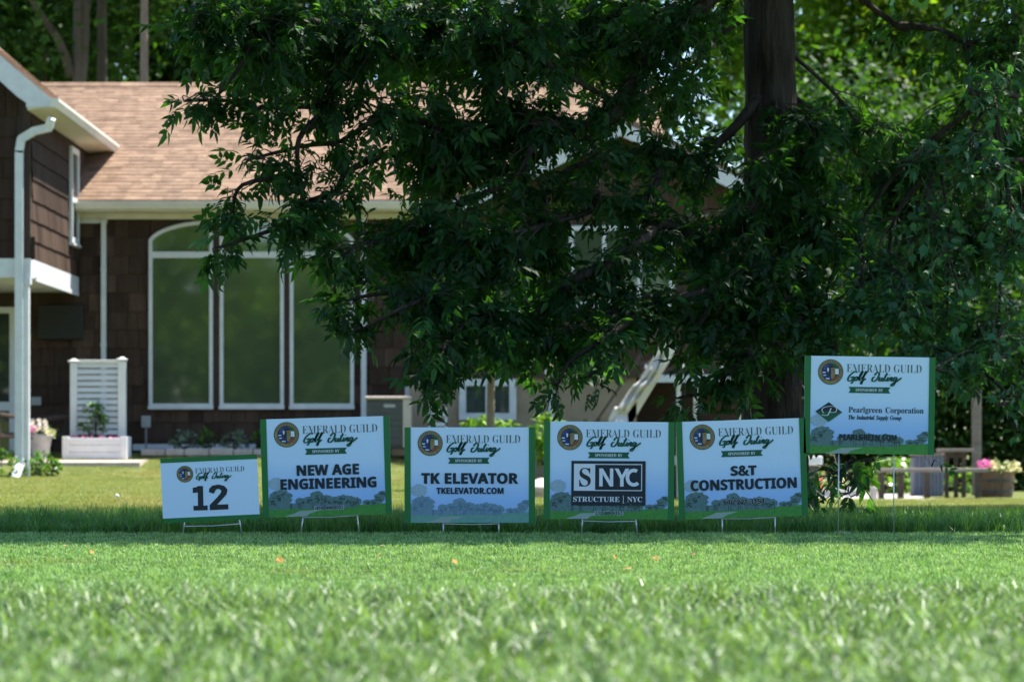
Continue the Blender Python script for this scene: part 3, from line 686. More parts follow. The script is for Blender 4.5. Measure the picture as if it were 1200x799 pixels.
# ---------------------------------------------------------------- the big ash tree
def branch_mass(blobs, rg, root_pt, leaf_step, twig_len, droop, limb_r, keep_limbs, dens=1.0):
    """blobs: (px, py, rx, ry, d, twigs). Returns limb paths, twig paths, leaf nodes (point, direction)"""
    limbs = []; twigs = []; nodes = []
    order = sorted(range(len(blobs)), key=lambda i: (at(*blobs[i][:2], blobs[i][4]) - root_pt(at(*blobs[i][:2], blobs[i][4]))).length)
    done = []; par = {}
    for bi in order:
        (px, py, rx, ry, d, nt_) = blobs[bi]; nt_ = max(3, int(nt_ * dens))
        c = at(px, py, d); ax = rx * d / F; az = ry * d / F; ay = max(ax, az) * .9
        rp = root_pt(c)
        cand = [(rp, None)] + [(at(*blobs[j][:2], blobs[j][4]), j) for j in done if (at(*blobs[j][:2], blobs[j][4]) - root_pt(c)).length < (c - rp).length * .92]
        best = min(cand, key=lambda q: (q[0] - c).length * (1.0 if q[1] is not None else .62) + (0 if q[1] is None else .12 * (q[0] - rp).length))
        if best[1] is not None: rp = best[0]; par[bi] = best[1]
        done.append(bi)
        mid = rp.lerp(c, .55) + Vector((rg.uniform(-.12, .12), rg.uniform(-.2, .2), (c - rp).length * rg.uniform(-.02, .10)))
        end = c + Vector(((c.x - rp.x) * .12, (c.y - rp.y) * .12, -.1 * az))
        path = smooth_path([rp, mid, c, end], 5)
        limbs.append(path)
        inb = [p for p in path if abs(p.x - c.x) < ax * 1.4 and abs(p.z - c.z) < az * 1.6] or [path[-1]]
        for k in range(nt_):
            s = inb[int(rg.integers(len(inb)))]
            while True:
                u = rg.uniform(-1, 1, 3)
                if u @ u < 1: break
            e = c + Vector((u[0] * ax, u[1] * ay, u[2] * az))
            dv = e - s; L = dv.length
            if L > twig_len:
                s = e - dv.normalized() * twig_len
            m_ = s.lerp(e, .5) + Vector((rg.uniform(-.05, .05), rg.uniform(-.05, .05), .08 * dv.length))
            e2 = e - Vector((0, 0, droop * rg.uniform(.3, 1.2)))
            tp = smooth_path([s, m_, e2], 4); twigs.append(tp)
            tot = sum((tp[i + 1] - tp[i]).length for i in range(len(tp) - 1)); nn = max(2, int(tot / leaf_step))
            for q in range(nn):
                t = (q + rg.uniform(.2, .8)) / nn
                if t < .12: continue
                i = min(int(t * (len(tp) - 1)), len(tp) - 2); fr = t * (len(tp) - 1) - i
                nodes.append((tp[i].lerp(tp[i + 1], fr), (tp[i + 1] - tp[i]).normalized()))
            nodes.append((tp[-1], (tp[-1] - tp[-2]).normalized()))
    cnt = {i: 1 for i in range(len(blobs))}
    for i in reversed(order):
        if i in par: cnt[par[i]] += cnt[i]
    LIMB_R.clear(); LIMB_R.extend(limb_r * (cnt[i] ** .5) * .42 + .004 for i in order)
    return limbs, twigs, nodes
LIMB_R = []
def leaf_frames(nodes, rg, spread, p0, p1, s0, s1):
    n = len(nodes); P = np.array([tuple(a) for a, b in nodes]); D = np.array([tuple(b) for a, b in nodes])
    yaw = np.arctan2(D[:, 1], D[:, 0]) + rg.uniform(-spread, spread, n)
    pitch = rg.uniform(R(p0), R(p1), n); roll = rg.normal(0, .6, n); S = rg.uniform(s0, s1, n)
    return P, euler_mats(yaw, pitch, roll), S, (yaw, pitch, roll)

rg = np.random.default_rng(5)
TX, TY = pX(906, 20), 20.0
ash = empty('ash_tree', (TX, TY, ground_z(TX, TY)), 'large dark ash tree with thick trunk and drooping leafy branches shading the signs', 'tree')
def trunk_x(z): return pX(906, 20) + (pX(903, 20) - pX(906, 20)) * min(1, z / 3.2) + max(0, z - 3.2) * -.02
tp = [Vector((trunk_x(z), TY + .02 * z, z)) for z in (-.1, .05, .2, .5, 1, 1.6, 2.2, 2.8, 3.4, 4.2, 5.2, 6.5, 8.0)]
tr_ = [.36, .29, .235, .2, .18, .172, .165, .158, .15, .14, .12, .09, .04]
b = B(); nseg = 26
pts = smooth_path(tp, 4); import bisect
def rad_at(i): 
    t = i / 4; k = min(int(t), len(tr_) - 2); return tr_[k] + (tr_[k + 1] - tr_[k]) * (t - k)
for i, p in enumerate(pts):      # furrowed bark: radius ripples round and along the trunk
    for k in range(nseg):
        a = 2 * math.pi * k / nseg
        r = rad_at(i) * (1 + (.07 if k % 2 else -.03) * (.6 + .4 * math.sin(i * 1.3 + k)) + .03 * math.sin(5 * a + i * .8) + .02 * rg.uniform(-1, 1))
        b.v.append((p.x + r * math.cos(a), p.y + r * math.sin(a), p.z))
for i in range(len(pts) - 1):
    for k in range(nseg): b.f.append((i * nseg + k, i * nseg + (k + 1) % nseg, (i + 1) * nseg + (k + 1) % nseg, (i + 1) * nseg + k))
b.build('trunk', 'bark', ash, smooth=True)

ASH_BLOBS = [  # seen from the path: solid upper skirt, hanging fringe to the left, low masses in the middle
    (455, 125, 55, 35, 18.8, 20), (520, 150, 55, 50, 19.0, 30), (600, 130, 50, 40, 19.4, 20), (680, 150, 45, 34, 19.4, 13), (600, 215, 45, 36, 19.0, 18), (690, 190, 36, 22, 19.1, 9),
    (235, 30, 40, 60, 18.3, 34), (300, 25, 70, 75, 18.5, 60), (330, 75, 80, 45, 19.2, 45), (410, 40, 80, 75, 18.9, 64), (500, 40, 80, 75, 19.6, 70),
    (590, 40, 80, 80, 19.0, 70), (680, 45, 80, 80, 20.2, 70), (770, 50, 70, 80, 19.4, 55), (840, 30, 40, 50, 20.5, 14),
    (300, 128, 70, 22, 18.6, 16), (385, 125, 50, 25, 18.9, 15), (250, 118, 25, 15, 18.4, 5), (300, 185, 28, 35, 18.7, 13), (272, 250, 16, 42, 18.5, 15), (264, 288, 14, 16, 18.4, 6), (225, 118, 30, 16, 18.4, 9), (395, 168, 40, 26, 18.8, 9), (350, 205, 35, 30, 18.8, 12),
    (345, 262, 50, 34, 18.6, 24), (395, 225, 32, 30, 18.8, 12), (405, 300, 32, 38, 18.4, 16), (405, 352, 26, 30, 18.3, 13), (420, 388, 16, 20, 18.2, 6),
    (448, 290, 40, 60, 19.0, 26), (440, 185, 30, 26, 19.2, 8), (505, 190, 45, 60, 19.5, 44), (560, 190, 65, 80, 19.4, 56), (625, 150, 45, 50, 19.2, 26),
    (490, 280, 50, 60, 18.8, 48), (560, 290, 60, 60, 18.6, 56), (500, 350, 50, 45, 18.2, 36), (560, 370, 60, 50, 18.6, 44), (500, 405, 28, 30, 18.0, 14),
    (535, 415, 34, 24, 18.3, 10), (500, 450, 14, 24, 18.0, 5), (610, 390, 45, 50, 19.0, 20), (622, 300, 45, 60, 19.2, 36), (640, 225, 38, 40, 19.4, 10), (700, 190, 60, 45, 19.6, 15),
    (720, 120, 55, 35, 19.4, 16), (740, 250, 50, 45, 19.3, 18), (720, 310, 50, 40, 18.9, 20), (675, 385, 42, 35, 18.8, 18), (655, 448, 22, 22, 18.2, 5), (690, 440, 16, 18, 18.3, 3),
    (750, 360, 55, 40, 18.9, 32), (705, 400, 30, 24, 18.4, 9), (815, 395, 34, 34, 18.9, 14), (740, 372, 30, 18, 18.6, 8), (700, 225, 50, 30, 19.0, 12), (645, 262, 30, 30, 18.9, 10), (770, 262, 34, 40, 19.2, 16), (668, 330, 30, 26, 18.8, 10), (520, 440, 22, 22, 18.1, 6), (850, 340, 30, 60, 18.9, 20), (815, 190, 40, 60, 19.8, 20), (800, 110, 50, 50, 20.0, 16), (770, 170, 40, 36, 19.6, 14), (830, 290, 50, 60, 19.5, 34),
    (845, 370, 45, 60, 19.2, 34), (845, 450, 40, 34, 18.9, 15), (800, 465, 24, 20, 18.8, 4), (880, 420, 30, 60, 18.9, 20), (900, 210, 40, 50, 19.2, 22), (890, 310, 45, 70, 19.0, 38),
    (950, 180, 50, 60, 19.5, 34), (960, 270, 60, 60, 19.4, 42), (1010, 150, 60, 35, 20.2, 16), (1050, 30, 50, 26, 20.6, 6),
    (1130, 50, 50, 50, 20.4, 10), (1190, 50, 40, 90, 20.2, 28), (1100, 165, 70, 40, 20.8, 26), (1180, 170, 60, 60, 20.8, 36), (1050, 240, 80, 70, 20.9, 60), (1130, 280, 80, 80, 21.2, 64),
    (940, 370, 50, 60, 19.3, 30), (1160, 400, 60, 60, 21.6, 44), (1060, 350, 70, 60, 21.3, 46), (1190, 230, 50, 80, 21.4, 34),
]
def ash_root(c):
    z = min(7.0, max(1.9, c.z + .35 + abs(c.x - TX) * .38)); return Vector((trunk_x(z), TY + .02 * z, z))
limbs, twigs, nodes = branch_mass(ASH_BLOBS, rg, ash_root, .066, .5, .05, .028, True, .92); LR = list(LIMB_R)
# the one low twig that hangs in front of the picnic place, from a thin branch in front of the trunk
low = smooth_path([at(912, 400, 19.8), at(940, 450, 18.6), at(968, 505, 17.2), at(982, 548, 16.8), at(1000, 590, 16.6)], 8)
twigs.append(low)
low2 = smooth_path([low[5], at(1010, 478, 17.6), at(1060, 505, 17.1), at(1092, 546, 16.9)], 8); twigs.append(low2)
for k, (px, py) in enumerate([(958, 556), (970, 580), (985, 560), (990, 590), (1005, 575), (1012, 596), (965, 545), (1000, 550), (1020, 560), (948, 575), (978, 604), (1030, 545), (1098, 552), (1000, 545), (975, 570), (960, 600), (985, 575), (995, 585), (968, 588), (952, 565), (1008, 568), (962, 575), (980, 548), (1022, 548)]):
    p = at(px, py - 12, 16.7 + .1 * rg.uniform(-1, 1)); s = min(low2 if px > 1050 else low, key=lambda q: (q - p).length)
    twigs.append([s, s.lerp(p, .5) + Vector((0, 0, .02)), p]); nodes.append((p, (p - s).normalized() if (p - s).length > 1e-4 else Vector((1, 0, 0))))
for pth, lr in zip(limbs, list(LR)):
    n = len(pth)
    B().tube(pth, [lr * (1 - .62 * i / (n - 1)) for i in range(n)], 6).build('branch', 'bark', ash, smooth=True)
def twig_mesh(name, twigs, parent, r0, r1, m='twig_bark'):
    b = B()
    for t in twigs:
        n = len(t); b.tube(t, [r0 + (r1 - r0) * i / (n - 1) for i in range(n)], 3, cap=False)
    o = b.build(name, m, parent, recalc=False); o['kind'] = 'stuff'; return o
twig_mesh('twig', twigs, ash, .006, .002)
n_low = sum(1 for a, b_ in nodes if a.y < 17.0)
P, M, S, E_ = leaf_frames(nodes, rg, 2.6, -35, 66, .45, .92)
pxs = 600 + P[:, 0] * F / P[:, 1]; pys = HOR - (P[:, 2] - EYE) * F / P[:, 1]
vis = np.where((pxs > 0) & (pxs < 1200) & (pys > 0) & (pys < 610) & ((pxs < 480) | (pys > 330)))[0]
near = vis[np.argsort(P[vis, 1] / S[vis])][:290]
leaf_meshes = []
for v, f in ASH:
    me = bpy.data.meshes.new('leaf'); me.from_pydata([tuple(x) for x in v], [], [tuple(int(i) for i in x) for x in f]); me.materials.append(MATS['ash_leaf']); leaf_meshes.append(me)
rl = root_loc(ash)
for q, i in enumerate(near):
    o = bpy.data.objects.new('leaf', leaf_meshes[q % 6]); COL.objects.link(o); o.parent = ash
    mw = Matrix([list(r) for r in M[i]]).to_4x4() * float(S[i]); mw[3][3] = 1; mw.translation = Vector(P[i]) - rl
    o.matrix_local = mw
rest = np.setdiff1d(np.arange(len(P)), near)
V, Fc = scatter(ASH, P[rest], M[rest], S[rest], rg)
raw('foliage', V, Fc, 'ash_leaf', ash, 'stuff')
# the rest of the crown, above the frame: it is what shades the signs
def ellipsoid_pts(c, r, n, rg, shell=.35, clump=.35, nc=160):
    cc = rg.normal(size=(nc, 3)); cc /= np.linalg.norm(cc, axis=1)[:, None]; cc *= (rg.uniform(shell, 1, nc) ** .5)[:, None]
    P = cc[rg.integers(0, nc, n)] * np.array(r) + rg.normal(size=(n, 3)) * clump + np.array(c); return P
def crown_mesh(name, pts, size, m, parent, rg, variants=QUAD, p0=-30, p1=70):
    n = len(pts); Mx = euler_mats(rg.uniform(0, 6.283, n), rg.uniform(R(p0), R(p1), n), rg.normal(0, .6, n))
    V, Fc = scatter(variants, pts, Mx, rg.uniform(.7, 1.3, n) * size, rg); return raw(name, V, Fc, m, parent, 'stuff')
up = ellipsoid_pts((1.0, 19.3, 6.4), (5.0, 4.6, 2.6), 12500, rg, .1, .40, 200)
up = np.concatenate([up, ellipsoid_pts((.2, 16.3, 5.6), (5.8, 1.7, .9), 24000, rg, .1, .3, 220)])
up = up[(up[:, 2] > 3.5)]
up = up[up[:, 1] - .27 * up[:, 2] > 13.1]
crown_mesh('upper_crown', up, .16, 'ash_leaf', ash, rg)
ub = B()
for k in range(26):
    a = rg.uniform(0, 6.283); z0 = rg.uniform(3.6, 6.5); e = Vector((1 + 4.2 * math.cos(a) * rg.uniform(.5, 1), 19.3 + 3.8 * math.sin(a) * rg.uniform(.5, 1), z0 + rg.uniform(.3, 2)))
    ub.tube(smooth_path([(trunk_x(z0), TY, z0), ((trunk_x(z0) + e.x) / 2, (TY + e.y) / 2, z0 + .5), e], 3), [.06, .055, .05, .04, .03, .02, .01], 5)
o = ub.build('upper_limbs', 'bark', ash); o['kind'] = 'stuff'

# ---------------------------------------------------------------- the maple on the right
MX, MY = 4.7, 22.0
maple = empty('maple_tree', (MX, MY, ground_z(MX, MY)), 'maple with lobed pale green leaves reaching in from the right edge above the tallest sign', 'tree')
B().tube(smooth_path([(MX, MY, -.4), (MX, MY, 1), (MX - .1, MY, 3), (MX + .05, MY, 6)], 5), [.2 - .005 * i for i in range(16)], 12).build('trunk', 'bark', maple, smooth=True)
MB_ = [(1165, 110, 45, 60, 19.5, 29), (1150, 200, 50, 50, 19.1, 35), (1185, 280, 40, 60, 18.9, 32), (1100, 190, 40, 45, 19.4, 20), (1095, 270, 50, 45, 19.0, 32),
       (1040, 310, 50, 45, 19.2, 29), (1000, 360, 50, 40, 19.0, 37), (940, 320, 40, 40, 19.3, 21), (935, 375, 32, 30, 19.1, 17), (1060, 370, 50, 36, 18.7, 37),
       (1110, 350, 40, 50, 18.8, 29), (1130, 430, 34, 40, 18.8, 21), (1170, 390, 35, 50, 18.7, 27), (1000, 270, 40, 40, 19.6, 16), (1085, 405, 40, 24, 18.8, 18), (1190, 470, 20, 40, 18.9, 10), (980, 405, 40, 14, 19.1, 10)]
def maple_root(c):
    z = min(5.2, max(.9, c.z - .25 + (MX - c.x) * .12)); return Vector((MX - .05, MY, z))
ml, mt, mn = branch_mass(MB_, rg, maple_root, .045, .45, .03, .02, True, 1.05)
for pth, lr in zip(ml, list(LIMB_R)): B().tube(pth, [lr * (1 - .62 * i / (len(pth) - 1)) for i in range(len(pth))], 5).build('branch', 'bark', maple, smooth=True)
twig_mesh('twig', mt, maple, .005, .002)
P, M, S, E_ = leaf_frames(mn, rg, 3.0, -25, 72, .5, 1.0)
near = np.argsort(P[:, 1] / S)[:0 + 290]
mm_ = []
for v, f in MAPLE:
    me = bpy.data.meshes.new('leaf'); me.from_pydata([tuple(x) for x in v], [], [tuple(int(i) for i in x) for x in f]); me.materials.append(MATS['maple_leaf']); mm_.append(me)
rl = root_loc(maple)
for q, i in enumerate(near):
    o = bpy.data.objects.new('leaf', mm_[q % 6]); COL.objects.link(o); o.parent = maple
    mw = Matrix([list(r) for r in M[i]]).to_4x4() * float(S[i]); mw[3][3] = 1; mw.translation = Vector(P[i]) - rl; o.matrix_local = mw
rest = np.setdiff1d(np.arange(len(P)), near)
V, Fc = scatter(MAPLE, P[rest], M[rest], S[rest], rg); raw('foliage', V, Fc, 'maple_leaf', maple, 'stuff')
up = ellipsoid_pts((5.6, 22.6, 5.8), (3.8, 3.2, 2.2), 22000, rg, .1, .4, 200); up = up[up[:, 2] > 3.7]  # unseen crown, thickened and shifted sunward to shade the leaves below
crown_mesh('upper_crown', up, .14, 'maple_leaf', maple, rg)

# ---------------------------------------------------------------- the young tree by the house
yx, yy = pX(576, 31), 31.0
young = empty('young_tree', (yx, yy, ground_z(yx, yy)), 'young tree with a slim pale brown trunk rising behind the third sign from the left', 'tree')
B().tube(smooth_path([(yx, yy, ground_z(yx, yy) - .05), at(575, 500, 31), at(576, 430, 31), at(580, 380, 31), at(590, 300, 31)], 5), [.048 - .0012 * i for i in range(21)], 10).build('trunk', 'pale_bark', young, smooth=True)
YB = [(570, 385, 50, 30, 30.6, 16), (640, 400, 60, 35, 31.2, 15), (600, 330, 60, 50, 31, 20), (700, 400, 40, 30, 31.4, 8), (540, 340, 40, 50, 31, 14), (520, 400, 30, 30, 30.8, 8)]
yl, yt, yn = branch_mass(YB, rg, lambda c: at(577, 405, 31), .12, .6, .08, .016, True)
yl += [smooth_path([at(577, 400, 31), at(610, 405, 30.8), at(640, 425, 30.7), at(665, 440, 30.6)], 4), smooth_path([at(577, 392, 31), at(620, 390, 30.8), at(668, 400, 30.6)], 4)]
for pth in yl: B().tube(pth, [.022 - .016 * i / (len(pth) - 1) for i in range(len(pth))], 5).build('branch', 'pale_bark', young, smooth=True)
twig_mesh('twig', yt, young, .005, .002)
P, M, S, E_ = leaf_frames(yn, rg, 2.5, 5, 75, .8, 1.3)
V, Fc = scatter(ASH, P, M, S, rg); raw('foliage', V, Fc, 'ash_leaf', young, 'stuff')

# ---------------------------------------------------------------- trees behind the house and the picnic place
def bg_tree(x, y, h, label, trunks, masses, n, size, m='far_leaf', bark='far_bark', nc=90, clump=.5, group='trees beyond the house'):
    zg = ground_z(x, y)
    t = empty('tree', (x, y, zg), label, 'tree', group)
    for pts, r in trunks:
        pth = smooth_path(pts, 4); k = len(pth)
        B().tube(pth, [r * (1 - .55 * i / (k - 1)) for i in range(k)], 9).build('trunk', bark, t, smooth=True)
    tot = sum(a[3] * a[4] * a[5] for a in masses) or 1; Ps = []
    for (cx, cy, cz, rx, ry, rz) in masses:
        Ps.append(ellipsoid_pts((cx, cy, cz), (rx, ry, rz), int(n * rx * ry * rz / tot), rg, .15, clump, nc))
    crown_mesh('crown', np.concatenate(Ps), size, m, t, rg)
    return t
def V3(*a): return Vector(a)
def tline(px, d, y0=560, y1=-260, lean=0, n=4):
    return [at(px + lean * i / (n - 1), y0 + (y1 - y0) * i / (n - 1), d) for i in range(n)]
bg_tree(-8.6, 62, 16, 'tree with a forked leaning trunk behind the left roof slope', [(tline(88, 62, 560, -260, 6), .17), ([at(84, 90, 62), at(70, 50, 61.8), at(42, 8, 61.5), at(10, -50, 61)], .10), ([at(92, 110, 62), at(100, 40, 62), at(102, -200, 62)], .11)],
        [(-8.5, 62, 13.2, 4, 3, 3.4), (-9.6, 61, 8.4, 1.0, 1.0, 1.0)], 7000, .22)
bg_tree(-8.1, 63, 17, 'tree with a straight grey trunk above the roof, between two others', [(tline(122, 63, 560, -260, -4), .15)], [(-7.5, 63.5, 13.5, 3.4, 3, 3.4)], 5000, .22)
bg_tree(-7.0, 60, 16, 'tree with a pale lit trunk above the roof beside the hanging branches', [(tline(167, 60, 560, -200, 3), .12)], [(-6.4, 61, 12.5, 3.2, 3, 3.4)], 5000, .22, bark='pale_bark')
bg_tree(-9.6, 66, 18, 'broad leafy tree filling the top left corner behind the gable', [(tline(40, 66, 560, -260, 10), .25)], [(-9.8, 66, 12, 3.6, 3, 4.2), (-11, 66, 8.5, 2.5, 2.5, 2.4)], 24000, .22)
bg_tree(-7.6, 74, 20, 'tall tree making the dense backdrop above the roof left of the trunks', [(tline(230, 74, 560, -260, 6), .25)], [(-8.6, 74, 10, 5.5, 3, 3.5)], 42000, .26)
bg_tree(-1.5, 76, 20, 'tall tree making the dense backdrop right of the pale trunk', [(tline(520, 76, 560, -260, 6), .25)], [(-1.0, 76, 10, 5.5, 3, 4.5)], 24000, .26)
bg_tree(5.5, 78, 18, 'sunlit yellow green tree showing past the big trunk at upper right', [(tline(880, 78, 560, -260, 6), .25)], [(7.6, 78, 11.0, 3.8, 3, 4.0), (10.5, 79, 9.5, 3.6, 3, 3.6)], 34000, .26, 'far_leaf_bright')
bg_tree(12.5, 76, 18, 'tree behind the picnic place closing the upper right corner', [(tline(1190, 76, 560, -260, 6), .25)], [(12.5, 76, 10, 4.0, 3, 5.5)], 13000, .26)
bg_tree(4.6, 60, 9, 'tree standing close behind the right end of the house', [(tline(895, 60, 560, 100, 6), .2)], [(5.4, 60, 4.6, 2.0, 2, 3.6), (7.2, 61, 4.6, 2.2, 2, 3.0)], 16000, .18)
bg_tree(8.6, 58, 9, 'dark bushy tree behind the bench and the flower barrel', [(tline(1150, 58, 560, 100, 6), .16)], [(8.9, 58.5, 3.8, 2.8, 2, 4.0), (6.7, 57.5, 2.2, 1.6, 1.5, 2.2)], 20000, .17)
bg_tree(11.6, 60, 10, 'dark bushy tree at the right edge beyond the barrel', [(tline(1290, 60, 560, 100, 6), .16)], [(11.4, 60, 4.2, 2.8, 2, 4.4)], 14000, .18)
bg_tree(8.6, 54.5, 4, 'tall dark clipped hedge closing the picnic place behind the bench', [], [(4.6 + 1.35 * k, 54.5 + .2 * (k % 2), 1.3, 1.2, .9, 2.0) for k in range(6)], 34000, .15, nc=260, clump=.22)
# woodland across the course, behind the photographer: it is what the tall windows mirror
ps = []
for k in range(46):
    a = rg.uniform(-70, 50); hh = rg.uniform(9.0, 10.6) + (8.0 if a < -15.8 else 0); yb = rg.uniform(-98, -84)
    ps.append(ellipsoid_pts((a, yb, 2 + hh * .5), (rg.uniform(3, 5.5), 3, hh * .55), 1300, rg, .2, .7, 60))
for a in np.arange(-44, -6, 2.2):
    hh = 15.0 if a < -16 else 9.6 + .7 * math.sin(a * 2)
    ps.append(ellipsoid_pts((a, -92 + 2 * math.sin(a), 2 + hh * .5), (2.6, 2.5, hh * .52), 1100, rg, .2, .6, 60))
wd_ = crown_mesh('woodland', np.concatenate(ps), .8, 'far_leaf_bright', None, rg)
tag(wd_, 'green woodland across the course, seen mirrored in the tall windows', 'woodland')
# ---------------------------------------------------------------- beside the house
slab = B().prism_x([(43.3, .0), (HY, .0), (HY, .265), (43.36, .235), (43.3, .215)], -9.6, pX(166, 43.5)).build('patio_slab', 'pink_stone'); tag(slab, kind='structure')
tvx0, tvx1 = pX(45, 45.9), pX(97, 45.9)
tv = empty('television', (tvx0, 45.9, pZ(398, 45.9)), 'black flat television hung on the brown wall under the overhang', 'television')
B().bbox(tvx0, tvx1, 45.85, 45.92, pZ(398, 45.9), pZ(357, 45.9), .012).build('screen', 'black_plastic', tv)
B().box((tvx0 + tvx1) / 2 - .1, (tvx0 + tvx1) / 2 + .1, 45.921, 45.97, pZ(388, 45.9), pZ(368, 45.9)).build('bracket', 'dark_metal', tv)
# vinyl planter with louvred trellis
PY = 44.3; x0, x1 = pX(73, PY), pX(149, PY); z0 = .255
pl = empty('trellis_planter', ((x0 + x1) / 2, PY, z0), 'white vinyl planter box with tall louvred trellis back on the patio corner', 'planter')
b = B(); zt = pZ(513, PY)
for k in range(3):
    za_ = z0 + (zt - z0) * k / 3; b.bbox(x0 + .03, x1 - .03, PY - .02, PY + .01, za_ + .003, za_ + (zt - z0) / 3 - .001, .005)
b.box(x0 + .03, x0 + .055, PY + .01, PY + .42, z0, zt); b.box(x1 - .055, x1 - .03, PY + .01, PY + .42, z0, zt); b.box(x0 + .03, x1 - .03, PY + .421, PY + .44, z0, zt)
b.build('box', 'vinyl', pl)
B().box(x0 + .056, x1 - .056, PY + .012, PY + .419, z0 + .02, zt - .05).build('soil', 'twig_bark', pl)
for s_ in (0, 1):
    for yy_ in (PY - .03, PY + .40):
        xx = [x0 - .0, x1 - .09][s_]; B().bbox(xx, xx + .09, yy_, yy_ + .09, z0, zt + .02, .006).build('corner_post', 'vinyl', pl)
for a, c, tp_ in ((77, 85, 419), (133.5, 143, 417)):
    B().bbox(pX(a, PY), pX(c, PY), PY + .43, PY + .52, z0 + .1, pZ(tp_ + 5, PY), .006).build('post', 'vinyl', pl)
    xm = (pX(a, PY) + pX(c, PY)) / 2
    b = B(); b.bbox(xm - .075, xm + .075, PY + .40, PY + .55, pZ(tp_ + 4.5, PY), pZ(tp_ + 2, PY), .01); b.tube([(xm, PY + .475, pZ(tp_ + 2, PY)), (xm, PY + .475, pZ(tp_, PY) - .0)], [.055, .02], 10); b.build('post_cap', 'vinyl', pl)
for k in range(12):
    zz = pZ(506, PY) + k * (pZ(427, PY) - pZ(506, PY)) / 11
    B().obox(((pX(85, PY) + pX(133.5, PY)) / 2, PY + .475, zz), (1, 0, 0), (0, 1, 1.9), (0, -1.9, 1), (pX(133.5, PY) - pX(85, PY)) / 2, .037, .006).build('slat', 'vinyl', pl)
b = B(); b.bbox(pX(85, PY), pX(133.5, PY), PY + .44, PY + .51, pZ(424, PY), pZ(420.5, PY), .004); b.build('top_rail', 'vinyl', pl)
def leafy(name, c, r, n, size, m, label, cat, group=None, parent=None, part=None, stems=True, variants=QUAD, seed=0, shell=.5, clump=.03):
    rg2 = np.random.default_rng(seed + 100)
    c = Vector(c)
    root = parent or empty(name, (c.x, c.y, c.z - r[2]), label, cat, group)
    pts = ellipsoid_pts(tuple(c), r, n, rg2, shell, clump, max(20, n // 12)); pts = pts[pts[:, 2] > c.z - r[2]]
    crown_mesh(part or 'foliage', pts, size, m, root, rg2, variants)
    if stems:
        b = B()
        for k in range(9):
            e = Vector(pts[int(rg2.integers(len(pts)))]); s0 = Vector((c.x + rg2.uniform(-.2, .2) * r[0], c.y, c.z - r[2])); b.tube([s0, s0.lerp(e, .5) + Vector((0, 0, .03)), e], [.008, .006, .003], 4)
        o = b.build('stem', 'twig_bark', root); o['kind'] = 'stuff'
    return root
leafy('climbing_plant', (pX(110, PY + .3), PY + .3, pZ(492, PY)), (.16, .08, .26), 230, .075, 'bush_leaf', 'green climbing plant growing in the white trellis planter', 'plant', seed=1)
rg2 = np.random.default_rng(50)
def flowers(parent, name, x0, x1, y, z0, z1, n, m, size=.05, dy=.12):
    V = []; Fc = []
    P = np.stack([rg2.uniform(x0, x1, n), y + rg2.uniform(-dy, dy, n), rg2.uniform(z0, z1, n)], 1)
    fl = []; vs = [np.array([0, 0, 0.0])] + [np.array([math.cos(a) * (1 if i % 2 else .72), math.sin(a) * (1 if i % 2 else .72), .25]) for i, a in enumerate(np.linspace(0, 2 * math.pi, 10, endpoint=False))]
    f = [(0, 1 + i, 1 + (i + 1) % 10) for i in range(10)]
    Mx = euler_mats(rg2.uniform(0, 6.28, n), rg2.uniform(-1.2, 1.2, n), rg2.uniform(.3, 1.5, n))
    V, Fc = scatter([(np.array(vs), np.array(f))], P, Mx, rg2.uniform(.6, 1.2, n) * size, rg2)
    return raw(name, V, Fc, m, parent, 'stuff')
flowers(pl, 'blossom', x0 + .1, x1 - .1, PY + .15, zt - .01, zt + .03, 26, 'petal_pink', .025, .1)
# grey pot of pink and white flowers
fy = 44.0; fx = pX(47, fy); fz = .245
po = empty('flower_pot', (fx, fy, fz), 'round grey pot with pink and white flowers beside the downspout', 'flower pot')
pot_pts = [(0, .0), (.10, .0), (.12, .05), (.165, .32), (.185, .33), (.185, .36), (.16, .36), (.15, .30), (0, .30)]
def lathe(b, cx, cy, cz, prof, n=20):
    q = len(b.v)
    for r, z in prof:
        for k in range(n): t = 2 * math.pi * k / n; b.v.append((cx + r * math.cos(t), cy + r * math.sin(t), cz + z))
    for i in range(len(prof) - 1):
        for k in range(n): b.f.append((q + i * n + k, q + i * n + (k + 1) % n, q + (i + 1) * n + (k + 1) % n, q + (i + 1) * n + k))
    return b
lathe(B(), fx, fy, fz, pot_pts).build('pot', 'pot', po, smooth=True)
leafy('', (fx, fy, fz + .4), (.2, .18, .1), 160, .06, 'bush_leaf', '', '', parent=po, seed=2, stems=False)
flowers(po, 'white_blossom', fx - .2, fx + .12, fy - .08, fz + .4, fz + .56, 60, 'petal_white', .04)
flowers(po, 'pink_blossom', fx - .24, fx - .02, fy - .12, fz + .36, fz + .46, 26, 'petal_pink', .04)
flowers(po, 'yellow_blossom', fx + .02, fx + .22, fy - .1, fz + .33, fz + .42, 12, 'petal_yellow', .035)
